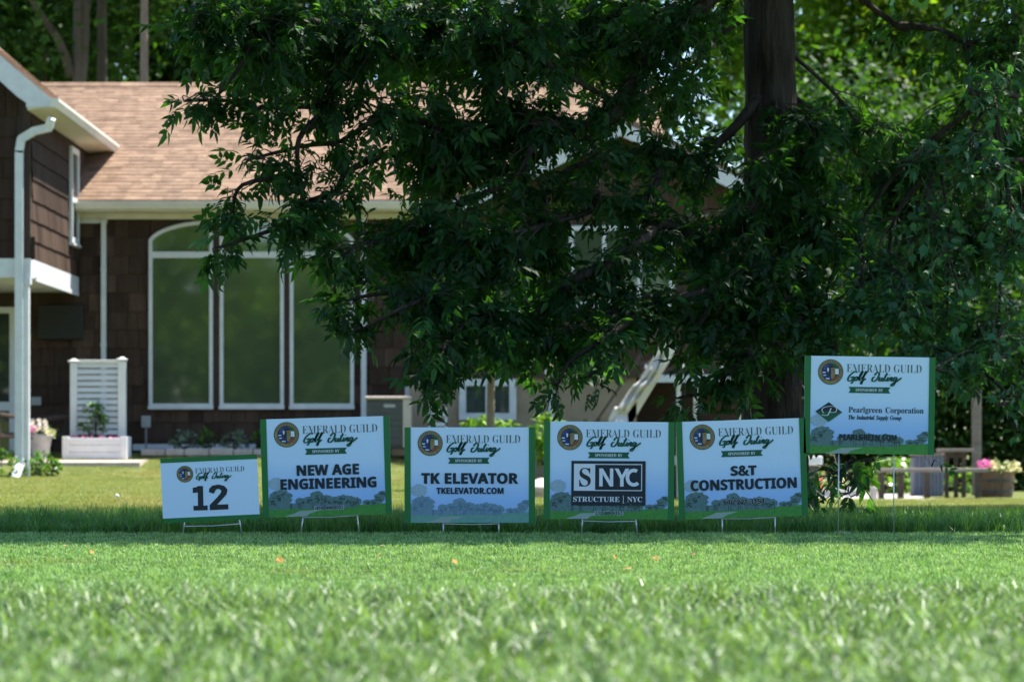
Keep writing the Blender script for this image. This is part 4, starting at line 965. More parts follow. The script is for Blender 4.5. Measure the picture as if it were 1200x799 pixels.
# two wicker chairs
def wicker_chair(cx, cy, rot, label):
    c = empty('wicker_chair', (cx, cy, .25), label, 'chair', 'dark wicker chairs under the overhang'); c.rotation_euler = (0, 0, rot)
    def P_(name, fn, m='wicker'):
        b = B(); fn(b); o = b.build(name, m, None, origin=None); o.parent = c; return o
    P_('seat', lambda b: b.bbox(-.29, .29, -.28, .28, .30, .38, .02))
    def back(b):
        for k in range(11): x = -.27 + .054 * k; b.tube([(x, .26, .38), (x * 1.03, .33, .62), (x * 1.04, .40, .86 - .25 * x * x)], .017, 5)
        b.tube([(-.29, .26, .36), (-.3, .33, .62), (-.29, .41, .84), (-.15, .42, .88), (.15, .42, .88), (.29, .41, .84), (.3, .33, .62), (.29, .26, .36)], .026, 6)
        for z in (.48, .6, .72): b.bar((-.27, .27 + (z - .38) * .3, z), (.27, .27 + (z - .38) * .3, z), .012, .03)
    P_('backrest', back)
    for s_ in (-1, 1):
        P_('armrest', lambda b: (b.tube([(s_ * .31, -.27, .56), (s_ * .32, -.05, .60), (s_ * .31, .3, .63)], [.03, .035, .03], 6), b.tube([(s_ * .31, -.26, .55), (s_ * .30, -.24, .33)], .022, 6)))
        for t_ in (-1, 1): P_('leg', lambda b: b.tube([(s_ * .26, t_ * .25, .31), (s_ * .27, t_ * .26, 0)], [.025, .02], 6))
    return c
wicker_chair(pX(61, 45), 45.1, R(-62), 'dark wicker chair seen from its side behind the pot of flowers')
wicker_chair(pX(-6, 43.9), 43.9, R(150), 'dark wicker chair cut by the left edge, before the patio door')
# bushes
leafy('bush', (pX(4, 41.3), 41.3, .17), (.27, .25, .22), 420, .075, 'bush_leaf', 'round bright green bush cut by the left edge left of the white downspout', 'bush', 'bushes beside the downspout', seed=3, clump=.025)
leafy('bush', (pX(48, 41.6), 41.6, .16), (.25, .23, .2), 420, .075, 'bush_leaf', 'round bright green bush right of the foot of the white downspout', 'bush', 'bushes beside the downspout', seed=4, clump=.025)
by = 45.3
for i, (a, c, t_, lb, m) in enumerate(((199, 233, 505, 'low grey green shrub at the left of the bed under the tall windows', 'grey_leaf'), (231, 252, 500, 'small darker green plant between the two low grey shrubs', 'bush_leaf'), (258, 291, 505, 'low grey green shrub under the middle tall window, left of the second sign', 'grey_leaf'), (292, 318, 505, 'dark green plant half hidden behind the top of the second sign', 'bush_leaf'))):
    cx = (pX(a, by) + pX(c, by)) / 2; r_ = (pX(c, by) - pX(a, by)) / 2; h_ = pZ(t_, by) - .40
    leafy('shrub', (cx, by, .40 + h_ / 2), (r_, .16, h_ / 2 + .02), 320, .05, m, lb, 'shrub', 'low shrubs in the bed under the windows', seed=10 + i, clump=.02)
xx = pX(166, 44.9); k = 0
while xx < pX(470, 44.9):
    L_ = rs.uniform(.24, .4)
    o = B().bbox(xx, xx + L_ - .01, 44.8 + rs.uniform(-.01, .01), 44.98, .30, .40 + rs.uniform(-.008, .012), .015).build('edging_stone', 'pink_stone', origin=(xx, 44.8, .33))
    if k == 0:
        edg = empty('stone_edging', (xx - .01, 44.8, .33), 'low row of pinkish edging stones in front of the shrub bed', 'stone edging')
    o.parent = edg; o.location = Vector((xx, 44.8, .33)) - edg.location; xx += L_; k += 1
bed = B().prism_x([(44.99, .2), (HY, .2), (HY, .40), (44.99, .37)], pX(166, 45) + .0, pX(482, 45)).build('flower_bed', 'twig_bark'); tag(bed, kind='structure')
# air conditioner
ay = 44.2; ax0, ax1 = pX(428, ay), pX(474, ay)
ac = empty('air_conditioner', ((ax0 + ax1) / 2, ay, .42), 'grey slatted outdoor air conditioning unit beside the white downspout', 'air conditioner')
zt = pZ(464, ay)
b = B(); b.box(ax0 + .02, ax1 - .02, ay + .03, ay + .53, .42, zt - .05); b.build('core', 'dark_metal', ac)
b = B()
for px_ in np.linspace(ax0 + .015, ax1 - .03, 22): b.box(px_, px_ + .010, ay, ay + .025, .46, zt - .07)
for zz in np.linspace(.5, zt - .12, 7): b.box(ax0 + .02, ax1 - .03, ay + .012, ay + .02, zz, zz + .012)
b.build('grille', 'grille_metal', ac)
b = B(); b.bbox(ax0 - .01, ax1 + .10, ay - .02, ay + .56, zt - .045, zt, .015); b.build('lid', 'beige_metal', ac)
B().box(ax1 - .02, ax1 + .09, ay + .0, ay + .54, .42, zt - .047).build('side_panel', 'beige_metal', ac)
B().box(ax0 + .26, ax0 + .42, ay - .012, ay - .001, zt - .16, zt - .115).build('badge', 'grey_metal', ac)
# white plastic chair beside it
cy = 44.7; c0, c1 = pX(502, cy), pX(524, cy)
ch = empty('white_chair', ((c0 + c1) / 2, cy, -.05), 'small white chair with barred back between the air conditioner and the bush', 'chair')
b = B(); b.bar((c0 + .015, cy, -.05), (c0 + .015, cy, pZ(480, cy)), .03, .03); b.bar((c1 - .015, cy, -.05), (c1 - .015, cy, pZ(480, cy)), .03, .03)
for q in (480, 486, 497): b.bar((c0, cy, pZ(q, cy)), (c1, cy, pZ(q, cy)), .03, .05)
b.build('backrest', 'vinyl', ch); B().bbox(c0 - .04, c1 + .04, cy - .4, cy - .02, .3, .34, .01).build('seat', 'vinyl', ch)
for q in (c0, c1): B().bar((q, cy - .38, -.05), (q, cy - .38, .3), .03, .03).build('leg', 'vinyl', ch)
# hosta bed, young hedge
leafy('hedge', (pX(575, 43.5), 43.5, pZ(515, 43.5)), (.42, .3, .36), 620, .12, 'hosta_leaf', 'bright yellow green leafy bush under the basement window behind the slim trunk', 'bush', 'bright bushes along the basement wall', seed=20, clump=.04)
leafy('hedge', (pX(640, 43.8), 43.8, pZ(516, 43.8)), (.34, .3, .34), 480, .11, 'hosta_leaf', 'bright yellow green bush right of the slim trunk showing in the gap between two signs', 'bush', 'bright bushes along the basement wall', seed=21, clump=.04)
leafy('hedge', (pX(695, 44.2), 44.2, pZ(520, 44.2)), (.4, .3, .33), 420, .11, 'bush_leaf', 'low darker bush right of the bright ones, just above the fourth sign', 'bush', 'bright bushes along the basement wall', seed=22, clump=.04)
# boulder in the gap between signs
def rock(c, r, label, seed, m='pink_stone'):
    bm = bmesh.new(); bmesh.ops.create_icosphere(bm, subdivisions=3, radius=1); rr = random.Random(seed)
    ph = [rr.uniform(0, 6) for _ in range(6)]
    for v in bm.verts:
        n_ = v.co.copy(); k = 1 + .12 * math.sin(3 * n_.x + ph[0]) * math.cos(2.5 * n_.y + ph[1]) + .08 * math.sin(6 * n_.z + ph[2]) + .05 * math.sin(9 * n_.x + ph[3])
        v.co = Vector((n_.x * r[0], n_.y * r[1], n_.z * r[2])) * k
    me = bpy.data.meshes.new('boulder'); bm.to_mesh(me); bm.free(); me.materials.append(MATS[m]); o = bpy.data.objects.new('boulder', me); COL.objects.link(o); o.location = c; tag(o, label, 'boulder'); return o
gz_ = ground_z(pX(632, 40.5), 40.5); rock((pX(632, 40.5), 40.5, gz_ + .12), (.3, .22, .17), 'pale pinkish boulder showing in the gap between the third and fourth signs', 2)
# stair with white cloth draped over its rail, string lights
st = empty('outdoor_stair', (pX(730, 43.1), 43.1, -.3), 'outdoor stair with dark rail climbing to the right beside the beige basement wall', 'stair')
A0, A1 = at(712, 520, 43.0), at(785, 400, 43.0)
for k in range(8):
    p = A0.lerp(A1, (k + .5) / 8); B().box(p.x - .12, p.x + .14, 43.05, 43.8, p.z - .03, p.z).build('tread', 'grey_wood', st)
b = B(); b.bar(A0 + Vector((0, .02, -.05)), A1 + Vector((0, .02, -.05)), .04, .22); b.build('stringer', 'cream_trim', st)
b = B(); b.bar(at(700, 492, 42.95), at(742, 430, 42.95), .05, .035); b.bar(at(742, 430, 42.95), at(782, 372, 42.95), .05, .05); b.bar(at(701, 560, 42.95), at(701, 490, 42.95), .06, .06); b.build('rail', 'dark_wood', st)
B().box(pX(733, 43.0), pX(746, 43.0), 43.0, 43.06, -.3, pZ(470, 43.0)).build('side_panel', 'stucco', st)
def cloth(poly_top, poly_bot, label, n=40, m_=14, seed=1):
    rr = random.Random(seed); b = B(); ph = [rr.uniform(0, 6) for _ in range(5)]
    def lerp_path(pp, t): k = min(int(t * (len(pp) - 1)), len(pp) - 2); f = t * (len(pp) - 1) - k; return Vector(pp[k]).lerp(Vector(pp[k + 1]), f)
    for i in range(n + 1):
        for j in range(m_ + 1):
            p = lerp_path(poly_top, i / n).lerp(lerp_path(poly_bot, i / n), j / m_); q = at(p.x, p.y, 42.88)
            fold = .05 * math.sin(j * .9 + i * .22 + ph[0]) + .03 * math.sin(j * .45 - i * .5 + ph[1]) + .012 * math.sin(i * .9 + j * 1.6 + ph[2])
            b.v.append((q.x, q.y + fold - .05 * math.sin(math.pi * j / m_), q.z))
    for i in range(n):
        for j in range(m_): a = i * (m_ + 1) + j; b.f.append((a, a + 1, a + m_ + 2, a + m_ + 1))
    o = b.build('white_cloth', 'cloth_white', None, smooth=True, recalc=False); mod = o.modifiers.new('thick', 'SOLIDIFY'); mod.thickness = .006
    tag(o, label, 'cloth')
cloth([(724, 478), (741, 452), (758, 440), (770, 418), (776, 406)], [(736, 484), (747, 468), (760, 453), (773, 442), (780, 410)], 'white cloth draped slanting along the stair rail', seed=3)
cloth([(713, 491), (720, 476), (726, 477), (735, 480)], [(714, 520), (722, 520), (730, 520), (738, 520)], 'crumpled end of white cloth hanging down at the foot of the stair rail', n=10, seed=5)
sl_ = empty('string_lights', tuple(at(665, 440, 44.2)), 'string of small round bulbs hung along the foot of the brown wall', 'string lights')
wire = []; bulbs = [(668, 444), (683, 449), (693, 450), (706, 444), (713, 441), (733, 436), (757, 430), (800, 429), (822, 437), (846, 431), (868, 436), (640, 436), (620, 430), (606, 422)]
bulbs.sort()
for i in range(len(bulbs)): wire.append(at(bulbs[i][0], bulbs[i][1] - 5, 44.2))
B().tube(wire, .006, 4).build('wire', 'black_plastic', sl_)
for q in bulbs:
    b = B(); p = at(q[0], q[1], 44.2); lathe(b, p.x, p.y, p.z - .03, [(.001, 0), (.018, .006), (.026, .022), (.022, .04), (.012, .052), (.011, .07), (.001, .07)], 8); b.build('bulb', 'bulb', sl_, smooth=True)

# ---------------------------------------------------------------- picnic place at the right
pz = -.32
pat = B().prism_x([(44.2, -.45), (50.5, -.45), (50.5, pz + .02), (44.26, pz - .0), (44.2, pz - .03)], pX(935, 45), pX(1105, 45)).build('picnic_pavement', 'concrete'); tag(pat, kind='structure')
by = 45.2
bn = empty('bench', (pX(1098, by), by, pz), 'long plank bench of weathered wood in front of the flower barrel', 'bench')
for dy_ in (0, .16): B().bbox(pX(1030, by), pX(1158, by), by + dy_, by + dy_ + .14, pZ(553, by), pZ(548.5, by), .006).build('plank', 'grey_wood', bn)
for q in (1034, 1057, 1088, 1148): 
    b = B(); b.box(pX(q - 2.6, by), pX(q + 2.6, by), by + .03, by + .11, pz, pZ(553.5, by)); b.box(pX(q - 2.6, by), pX(q + 2.6, by), by + .19, by + .27, pz, pZ(553.5, by)); b.build('leg', 'dark_wood', bn)
ty = 46.3
tb = empty('picnic_table', (pX(1121, ty), ty, pz), 'narrow wooden table standing higher behind the long bench', 'table')
for k in range(3): B().bbox(pX(1103, ty), pX(1141, ty), ty + .2 * k, ty + .2 * k + .18, pZ(529.5, ty), pZ(525.5, ty), .006).build('plank', 'grey_wood', tb)
for q in (1111, 1122, 1131): B().box(pX(q - 2.2, ty), pX(q + 2.2, ty), ty + .1, ty + .2, pz, pZ(530, ty)).build('leg', 'dark_wood', tb)
b = B(); b.bar(at(1108, 533, ty + .12), at(1133, 533, ty + .12), .03, .08); b.build('apron', 'dark_wood', tb)
cy_ = 47.6
bx = empty('slatted_bin', (pX(1089, cy_), cy_, pz), 'blue grey slatted bin standing behind the bench', 'bin')
for k in range(8):
    a0 = pX(1071 + 4.4 * k, cy_); B().bbox(a0 + .003, a0 + .052, cy_, cy_ + .03, pz, pZ(534, cy_), .004).build('slat', 'blue_grey_board', bx)
B().box(pX(1071, cy_), pX(1106, cy_), cy_ + .031, cy_ + .45, pz, pZ(536, cy_)).build('body', 'blue_grey_board', bx); B().bbox(pX(1069, cy_), pX(1108, cy_), cy_ - .02, cy_ + .47, pZ(534, cy_) + .002, pZ(531, cy_), .008).build('lid', 'grey_wood', bx)
# flower barrel crate
ry = 46.0; r0, r1 = pX(1151, ry), pX(1192, ry)
br = empty('flower_barrel', ((r0 + r1) / 2, ry, pz), 'brown wooden barrel planter with pink and yellow flowers at the right edge', 'planter')
nst = 14
for k in range(nst):
    a0 = 2 * math.pi * k / nst; a1 = 2 * math.pi * (k + .94) / nst; cx_ = (r0 + r1) / 2; R0, R1 = .225, .262; zt_ = pZ(552, ry)
    vs = []
    for z, rr_ in ((pz, R0), (zt_, R1)):
        for a in (a0, a1):
            for q in (rr_, rr_ - .022): vs.append((cx_ + q * math.cos(a), ry + .26 + q * math.sin(a), z))
    B().add(vs, [(0, 2, 6, 4), (1, 5, 7, 3), (0, 4, 5, 1), (2, 3, 7, 6), (4, 6, 7, 5), (0, 1, 3, 2)]).build('stave', 'barrel_wood', br)
for zz in (pz + .08, pz + .24):
    b = B(); rr_ = .225 + (.037) * (zz - pz) / (zt_ - pz) + .004; lathe(b, (r0 + r1) / 2, ry + .26, zz, [(rr_, 0), (rr_ + .006, 0), (rr_ + .008, .035), (rr_ + .002, .035)], 28); b.build('hoop', 'dark_metal', br)
lathe(B(), (r0 + r1) / 2, ry + .26, zt_ - .05, [(.001, 0), (.235, 0)], 20).build('soil', 'twig_bark', br)
leafy('', ((r0 + r1) / 2, ry + .26, zt_ + .04), (.26, .24, .08), 260, .06, 'bush_leaf', '', '', parent=br, seed=30, stems=False)
flowers(br, 'pink_blossom', pX(1148, ry), pX(1163, ry), ry + .1, pZ(549, ry), pZ(540, ry), 34, 'petal_pink', .035); flowers(br, 'yellow_blossom', pX(1160, ry), pX(1197, ry), ry + .1, pZ(553, ry), pZ(541, ry), 70, 'petal_yellow', .035)
# lamp post behind
b = B(); b.bbox(pX(1140, 48), pX(1150, 48), 48, 48.13, pz, pZ(380, 48), .008); o = b.build('wooden_post', 'grey_wood', origin=(pX(1145, 48), 48, pz)); tag(o, 'tall square weathered post behind the flower barrel', 'post')
# yellow green bush behind the bench, low flowers, white table, cloth table in the gap
leafy('bush', (pX(1046, 49.5), 49.5, -.02), (.36, .3, .32), 360, .12, 'hosta_leaf', 'yellow green bush behind the bench under the tallest sign', 'bush', 'bushes at the picnic place', seed=31)
leafy('bush', (pX(1126, 51), 51, -.12), (.3, .3, .22), 200, .10, 'hosta_leaf', 'low yellow green plant behind the legs of the narrow table', 'bush', 'bushes at the picnic place', seed=32)
ft = empty('flower_tray', (pX(970, 46.8), 46.8, pz), 'low white trough of red and yellow flowers left of the bench', 'planter')
b = B(); b.ring([(pX(946, 46.8), pz), (pX(1008, 46.8), pz), (pX(1008, 46.8), pZ(571, 46.8)), (pX(946, 46.8), pZ(571, 46.8))], .05, 46.8, 47.0); b.box(pX(949, 46.8), pX(1005, 46.8), 46.86, 46.9, pz, pZ(573, 46.8)); b.build('trough', 'vinyl', ft)
leafy('', (pX(968, 46.9), 46.9, pZ(562, 46.9)), (.3, .12, .1), 160, .07, 'bush_leaf', '', '', parent=ft, seed=33, stems=False)
flowers(ft, 'yellow_blossom', pX(962, 46.8), pX(990, 46.8), 46.8, pZ(568, 46.8), pZ(552, 46.8), 22, 'petal_yellow', .035); flowers(ft, 'red_blossom', pX(950, 46.8), pX(985, 46.8), 46.8, pZ(574, 46.8), pZ(560, 46.8), 16, 'petal_red', .035)
wt = empty('white_table', (pX(870, 46.2), 46.2, pz), 'low table with a white top seen through the gap between the two rightmost low signs', 'table')
B().bbox(pX(770, 46.2), pX(964, 46.2), 46.2, 46.9, pZ(545, 46.2), pZ(534, 46.2), .012).build('table_top', 'vinyl', wt)
for q in (780, 956):
    for y_ in (46.25, 46.8): B().bar((pX(q, 46.2), y_, pz), (pX(q, 46.2), y_, pZ(545.5, 46.2)), .05, .05).build('leg', 'dark_metal', wt)
o = B().bbox(pX(1020, 44.6), pX(1028, 44.6), 44.6, 44.7, pz, pZ(570, 44.6), .01).build('stone_block', 'concrete', origin=(pX(1024, 44.6), 44.6, pz)); tag(o, 'short pale stone block left of the first bench leg', 'stone')
# golf ball on the back lawn, dry leaves on the turf
def ball(px, d, r, label):
    b = B(); z = ground_z(pX(px, d), d) + r + .012; lathe(b, 0, 0, 0, [(max(.0005, r * math.sin(t)), -r * math.cos(t)) for t in np.linspace(0, math.pi, 9)], 12)
    o = b.build('golf_ball', 'vinyl', smooth=True); o.location = (pX(px, d), d, z); tag(o, label, 'ball')
ball(137, 24.5, .0175, 'white golf ball lying on the sunlit lawn above the left half of the small sign')
dl = [(76, 643, 13.0), (107, 651, 12.2), (327, 661, 11.3), (448, 643, 12.8), (445, 655, 11.9), (532, 663, 11.1), (720, 657, 11.7), (768, 659, 11.5), (735, 672, 10.5), (812, 653, 12.0)]
DLL = ['dry brown leaf nearest the left edge of the mown turf', 'dry leaf just right of the leftmost leaf and nearer the camera', 'orange brown leaf on the turf below the leftmost large sign', 'dry leaf below the right edge of the leftmost large sign, close to the shade',
       'dry leaf a little nearer than the one below the same tilted sign', 'dry leaf on the turf below the middle of the upright third sign', 'dry leaf on the turf left of centre below the boxed logo sign', 'dry leaf on the turf right of centre below the boxed logo sign', 'dry leaf nearest the camera, below the boxed logo sign', 'dry leaf on the turf below the left half of the ampersand sign']
me = None
for i, (px_, py_, d_) in enumerate(dl):
    d_ = EYE * F / (py_ - HOR)
    if me is None or i % 3 == 0:
        b = B(); b.v = [(-.022, -.012, .004), (0, -.02, .010), (.024, -.008, .002), (.018, .012, .012), (-.004, .02, .006), (-.02, .01, .014)]; b.v = [(x, y, z * (1 + .4 * (i % 3))) for x, y, z in b.v]; b.f = [(0, 1, 5), (1, 2, 3), (1, 3, 4), (1, 4, 5)]
        me = bpy.data.meshes.new('dry_leaf'); me.from_pydata(b.v, [], b.f); me.materials.append(MATS['dead_leaf'])
    o = bpy.data.objects.new('dry_leaf', me); COL.objects.link(o); o.location = (pX(px_, d_), d_, .012); o.rotation_euler = (R(20 * ((i * 7) % 5 - 1)), R(15 * ((i * 3) % 4)), i * 1.3); o.scale = [.42 + .14 * (i % 3)] * 3
    tag(o, DLL[i], 'leaf', 'dry leaves on the mown turf')

# ---------------------------------------------------------------- the signs
GLYPHS = {
 'sans': {
  '&': '8o|628r6U8v6v8r7H8f7V8L7Z7w7V7Z7K7G73716s6u7g687n6M7s6Z7y6v8k6v8b6O8T648J5m8C5d994h864h7f567U4y7A4n6n4g6L4e5n4i5M4x545L4z5q536H5F6c5X6s5k715W7K5O7b5L7v5Q8L5f8f|6c8D6T8E6J8D6C896883667v6B7e6I7U6O7O6h7e6m7m6o7w6j89|6E6V656P5u6F5o655m5s5o5e5v5V675O6N5M6f5N6u5S795b',
  '(': '6T|5R8D5p8m6Q8m62895n7Z5e6x5b6K5e5i5n57624Y6P3v5p3v5R4T5C53525g4z6K526z5C7c',
  ')': '6T|5H894t8m5U8m5s8D677c6G6z6J6K6G5g67535s4T5U3v4t3v5H4Y5W575e5i5h6K5e6x5W7Z',
  '-': '6a|4z614z6Z6R6Z6R61',
  '.': '6I|5Q5X5Z5Z5i5X5q5T5w5K5y585w4w5q4o5i4j5Z4h5P4j5H4o5C4w5A585C5K5H5T',
  '0': '7w|5v8l6O8o718g7S8H7h7d7n6m7l6C7e5h7T5I7D4z6q4n6O4k5l4s5K5I545w4z6m517M577r5I8G5Z8Z|6c7z6O836A7z607l5v7L5t6m5v6C605n6A5Z6O5V6c5Z6l5n6q6C6s6m6q7L6l7k',
  '1': '7w|567j6O8l788l784n6D4n6D7S5Y7A',
  '2': '7w|668n6Q8o6n8m768f7M8V7Y8H7f817h7i7f7P7Z777P6q7C6a6c60685Y685a7o5a7o4n504n505Q5z6Q6G6h6T6v6c776i7H6m7S6n7c6l7o6g7w6Y806N826A805x7w5k7o5U7c4y8D5N8W5a8d5p8j',
  '3': '7w|5u8m6J8o6r8k7I8Z7Z8G7f7q7b7T7P7A776x6p6q6p6u7C6o7W6c7i6K7m5y7j5d7b5L7N55744t6f4m6A4k5Z4n504y505l5K5d5a5Y5q5V655U6R5W6f5d6m5n6p616k6G6e6L6U6P6G6S5w6T5b6T5b7C5w7C6F7D6T7G6c7K6h7Q6k7X6l7f6j7p6e7x6V816G8360825c7s5Q7l4z8P5H8a5Z8h',
  '4': '7w|4w6D6d8i7N8i7N6H7q6H7q5e7N5e7N4q6a4q6a5e4w5e|6R7S6M7L5e6H6a6H',
  '5': '7w|586i5H8l7T8l7T7y657y627K6T7M6o7K777D7N737Z6o7h6V7k687d5Y7L576p4p694k5q4k5Z4n5J4r534y535m5L5e5b5Z5s5W675V6Q5X6e5e6m5o6o646d6T656b5w6b5V6W',
  '6': '7w|6W8l6y8n7X8l7X8071846b826J7v667k5x7W5s7E5q6x5n6x5u77667G6L7N6f7P787K7V747j6f7o687i5Y7R57704p6R4k634n5i4v5P5A5B5V525w4z6U506p5279567T5D7m5M835Y8J5o8W688f|6R6g6I6f696b5x6Q5u6J5t6C5u615x5r625i685b6H5W6Q5U6d5X6m5e6t5q6v676t6M6o6X6f6e',
  '7': '7w|4w7y4w8l7o8l7o8B6K4n5N4n6p7y',
  '8': '7w|648m6O8o6i8m718h7H8Z7U8N7d887g7p7c7U7T7E7E70716t7A6o7M6f7X6V7f6K7l667n5q7k5X7c5G7P52774s6m4m6O4k5n4o5M51545N4z5p526C5D6V5S6j5g6r5V705I7E597V567p59885I8N5V8Z5l8h|6O876D856581607u5y7l607b667T6F7M6O7H6X7M6g7T6m7b6o7l6m7u6h816Y85|6M6T696M5z6D5s635q5s5s5h5y5Z685T6N5R6d5T6o5Y6u5h6w5s6v5z6m6C6X6N',
  '9': '7w|5m8i6K8n6i8l748c7N8N7b827k7b7n737m6j7k6O7g647Z5l7Q5U7D5E6x516e4s6G4m5o4k5F4m5F5X5k5T6A5W6T5c6g5n6p616u6J6w6a6z6a6r6Q6g6H6R6A66685e6D5H6T526s4y7P537z5L8Q|6L8369805z7u5t7i5r7Q5t7B5y70676u6K6r6U6s6j716s7E6t7M6s7W6p7g6k7p6e7x6V81',
  'A': '8a|4m4n6A8m7F8m8e4n7f4n7N5i625i5l4n|6X7L6H6V796V',
  'C': '8I|6Q8k6y8o7G8n7Y8k7q8e8A8W7r7l7O7x7B816y826a7x6I7h677I636l666E6H5q6Y5b6y5W7C5X7R5Z7g5d805k804x7i4r7S4n7C4k6t4k6L4o5t4z5X5I5I5i596C566m5A7K5K7p5a8F5x8Y',
  'E': '7s|5H4n5H8l7b8l7b7z6C7z6C7E7V7E7V6T6C6T6C5Z7b5Z7b4n',
  'G': '8l|6Z8k7B8o7U8n7n8k858f8O8Y857o7q7u7d7y7P817A826q7z6a7s6M7h6B7R6578636l646Q69676H5r6S5g6h5Y705W7U5Z7U6H6k6H6k748N748N4y824s7i4n7M4l6x4k6A4s5a5G5E5u566m5A7M5L7r5e8G638Z',
  'I': '6x|4y8D4y8l6p8l6p8D6M806M5Y6p5L6p4n4y4n4y5L5R5Y5R80',
  'K': '8R|5H4n5H8l6C8l6C766R7Q7U8l8W8l786z8W4n7U4n6U6P6C6C6C4n',
  'L': '7u|5H4n5H8l6C8l6C5Z7l5Z7l4n',
  'M': '9x|5K4q5K8i6R8i7M5k7N5k8L8i9S8i9S4q8h4q8h6s8i768i7K8i7s7i4q6y4q627s637K636r646d644q',
  'N': '9F|5H4n5H8l6O8l845r805r80657y6c7y8l8o8l8o4n7h4n607i647i667D666w676f674n',
  'O': '99|6P8l708o7a8l848Z8Q8G8g7q8q7M8t6m8q6D8g5i8Q5J844z7a4o704k6P4o5w4z5Z5J5J5i5A6D566n5A7M5J7r5Z8G5w8Z|70826a7x6I7i677J646m676F6I5r6Z5b705W7Q5b7i5r7s6F7v6m7s7J7i7i7Q7x',
  'P': '8F|5H4n5H8l6Z8l7E8g7h8Q7x81837V817A7u6q7i6Z7P6M716D6V6A6C6A6C4n|6C7z6W7z6y7r777T747E6w746i6y6Q6w6C6w',
  'R': '8Q|5H4n5H8l6S8l798g7e8S7x85837Y817I7w747p6s7f6i7U6a7L6V8V4n7U4n6Y6H6C6H6C4n|6C7z6O7z6j7x6x7s757k777X757J6y7A6k746P726C72',
  'S': '7p|5t8k6R8o6k8n728k7f8W7M7n747u6d816Q826E80667w617p5z7h617X697P6N7H6y6y7C6p7O6e7X6R7d6C7f5u7Z5R7H536o4o6B4k5b4n524z525r5O5i5g5c5y5X6F5W6V5X6e5c6j5j6l5s6i636Z6C5k6c5Q6q5I705B7B577P557f5B895S8V',
  'T': '7y|4u7y4u8l7v8l7v7y6s7y6s4n5x4n5x7y',
  'U': '8w|5G6D5G8l6A8l6A6L6D5x6M5i6Z5Z6t5W7E5Z7R5i7Z5y7c6M7c8l8W8l8W6C8U5o8L5S875A7n4w7N4n6s4k6B4q5f595M5c',
  'V': '8M|674n4m8l5i8l6R6Q6Y626a5r6b5q6e626l6Q7V8l8Q8l754n',
  'W': 'A5|5n4n4m8l5g8l6K5w6K5u6T6Y728l7t8l8S6Y8a5w8a5u8j6b9E8lA98l984n884n7a6r7T7Q7V7g7K6r6n4n',
 },
 'serif': {
  'A': '8M|5F5R6V8b6e8b7w5X835I8A578G518Q4z8Q4q6h4q6h4z7153785D6s5u5g5u5X535s4z5s4q4m4q4m4z4v515255585E|5l686G7Q6n68',
  'B': '8P|4y8N4y8W6c8W7g8J827f7o78796q7x6V8D5u875S7q577N4u6l4q4y4q4y4z5C515L565Q5G5R5V5R815P8A5L8G5G8K588N|6a8L6R8K6M8G6K8A6J7z6J6s6j6u6y72767G787d767w718A6q8I|6R6i6J6i6J5N6K5D6N576T536d526v55785F7E5V7G5s7D6G756W6p6f',
  'C': '8c|6Q8X6w8b7L8Y7y8M888P8E8b8M8b8M7K8E7K807m7i877N8L6z8Q6F7z606f6H5R75527P547j5C825P8I5h8S5Y7n4x6u4l6P4o5x505Z5I5I5g5769536g577D5I7f5a835x8L',
  'D': '8q|4x8N4x8W6d8W7U8O87828U7S8c6g885I6g4q504q504z5D515L555Q5D5R5R5R7r5P875K8H5B8M|6d8L6T8J6N8G6K886J7w6J5Q6K5E6N576T536d5276587Q5R7b5x7f6h7P7v',
  'E': '8P|4y8N4y8W838W837Q7w7Q7o7q7a877E8G6i8J6J7y6J6p6P6p6i6s6w70747G7A7d7I7d7I5n7A5n7765736J6w6S6m6Z6a6c6J6d6J5O6L5D6O576V556h5474557N597c5H7p5R805g8A608J60854q4x4q4x4y5C505L555Q5E5S5T5S7o5Q865L8H5C8M',
  'G': '8w|6P8X6v8b7M8Y878P8E8b8N8b8N7K8E7K867d7v7t7j877V8H7F8N708Q6G7z616g655v6I5O6c53744w7K4y7U547Z5D7b5Q7b5s7a657V6D7K6H746J746R8s6R8s6J8e6H8W6D8S658R5s8R547j4q704l6S4p5z505b5I5J5f5869546h587D5J7g5a845y8M',
  'I': '6w|4x8N4x8W6o8W6o8N6Z8M6Q8I6L8A6J7x6J5T6K5J6P576V536d506p4z6p4q4x4q4x4z5B515L565Q5E5S5S5S7x5Q8A5M8I5C8M',
  'K': '8x|4y8N4y8W6n8W6n8N6c8M6U8K6P8H6M8C6K846J7t6J6j7R7r7b837e8D7X8L7B8N7B8W8l8W8l8N8g8N8B8E7c7k71788a5D8l528s50924z924q764q764z7X577V5E6S6Z6J6R6J5U6L5F6P566Y516n4z6n4q4y4q4y4z5D515M565Q5F5S5U5S7t5Q875L8G5D8L',
  'L': '8H|4y8N4y8W6r8W6r8N6f8N6W8L6Q8I6M8C6K846J7t6J5L6N596Z5475557N5A7c5I7p5U7z5k88658I65854q4y4q4y4z5C515L565Q5F5R5U5R7t5Q885L8G5C8L',
  'M': '9x|4x8N4x8W6K8W7O5z8T8W9p8W9p8N9b8L9S8G9O879M7t9M5X9O5B9S559e509o4z9o4q824q824z8K528Q568V5K8V837A4q714q5h7y5h5U5i5E5o555y506D4z6D4q4x4q4x4z5B515L565Q5F5S5U5S7v5R855M8H588M',
  'N': '8p|4z8N4z8W668W7z6C7z837x8B7u8G7o8K7W8N7W8W8i8W8i8N8T8L8L8G8G878F7s8F4l854l5h7f5h5T5j5E5n555w516B4z6B4q4z4q4z4z5H525M555Q5B5S5T5S7y588L',
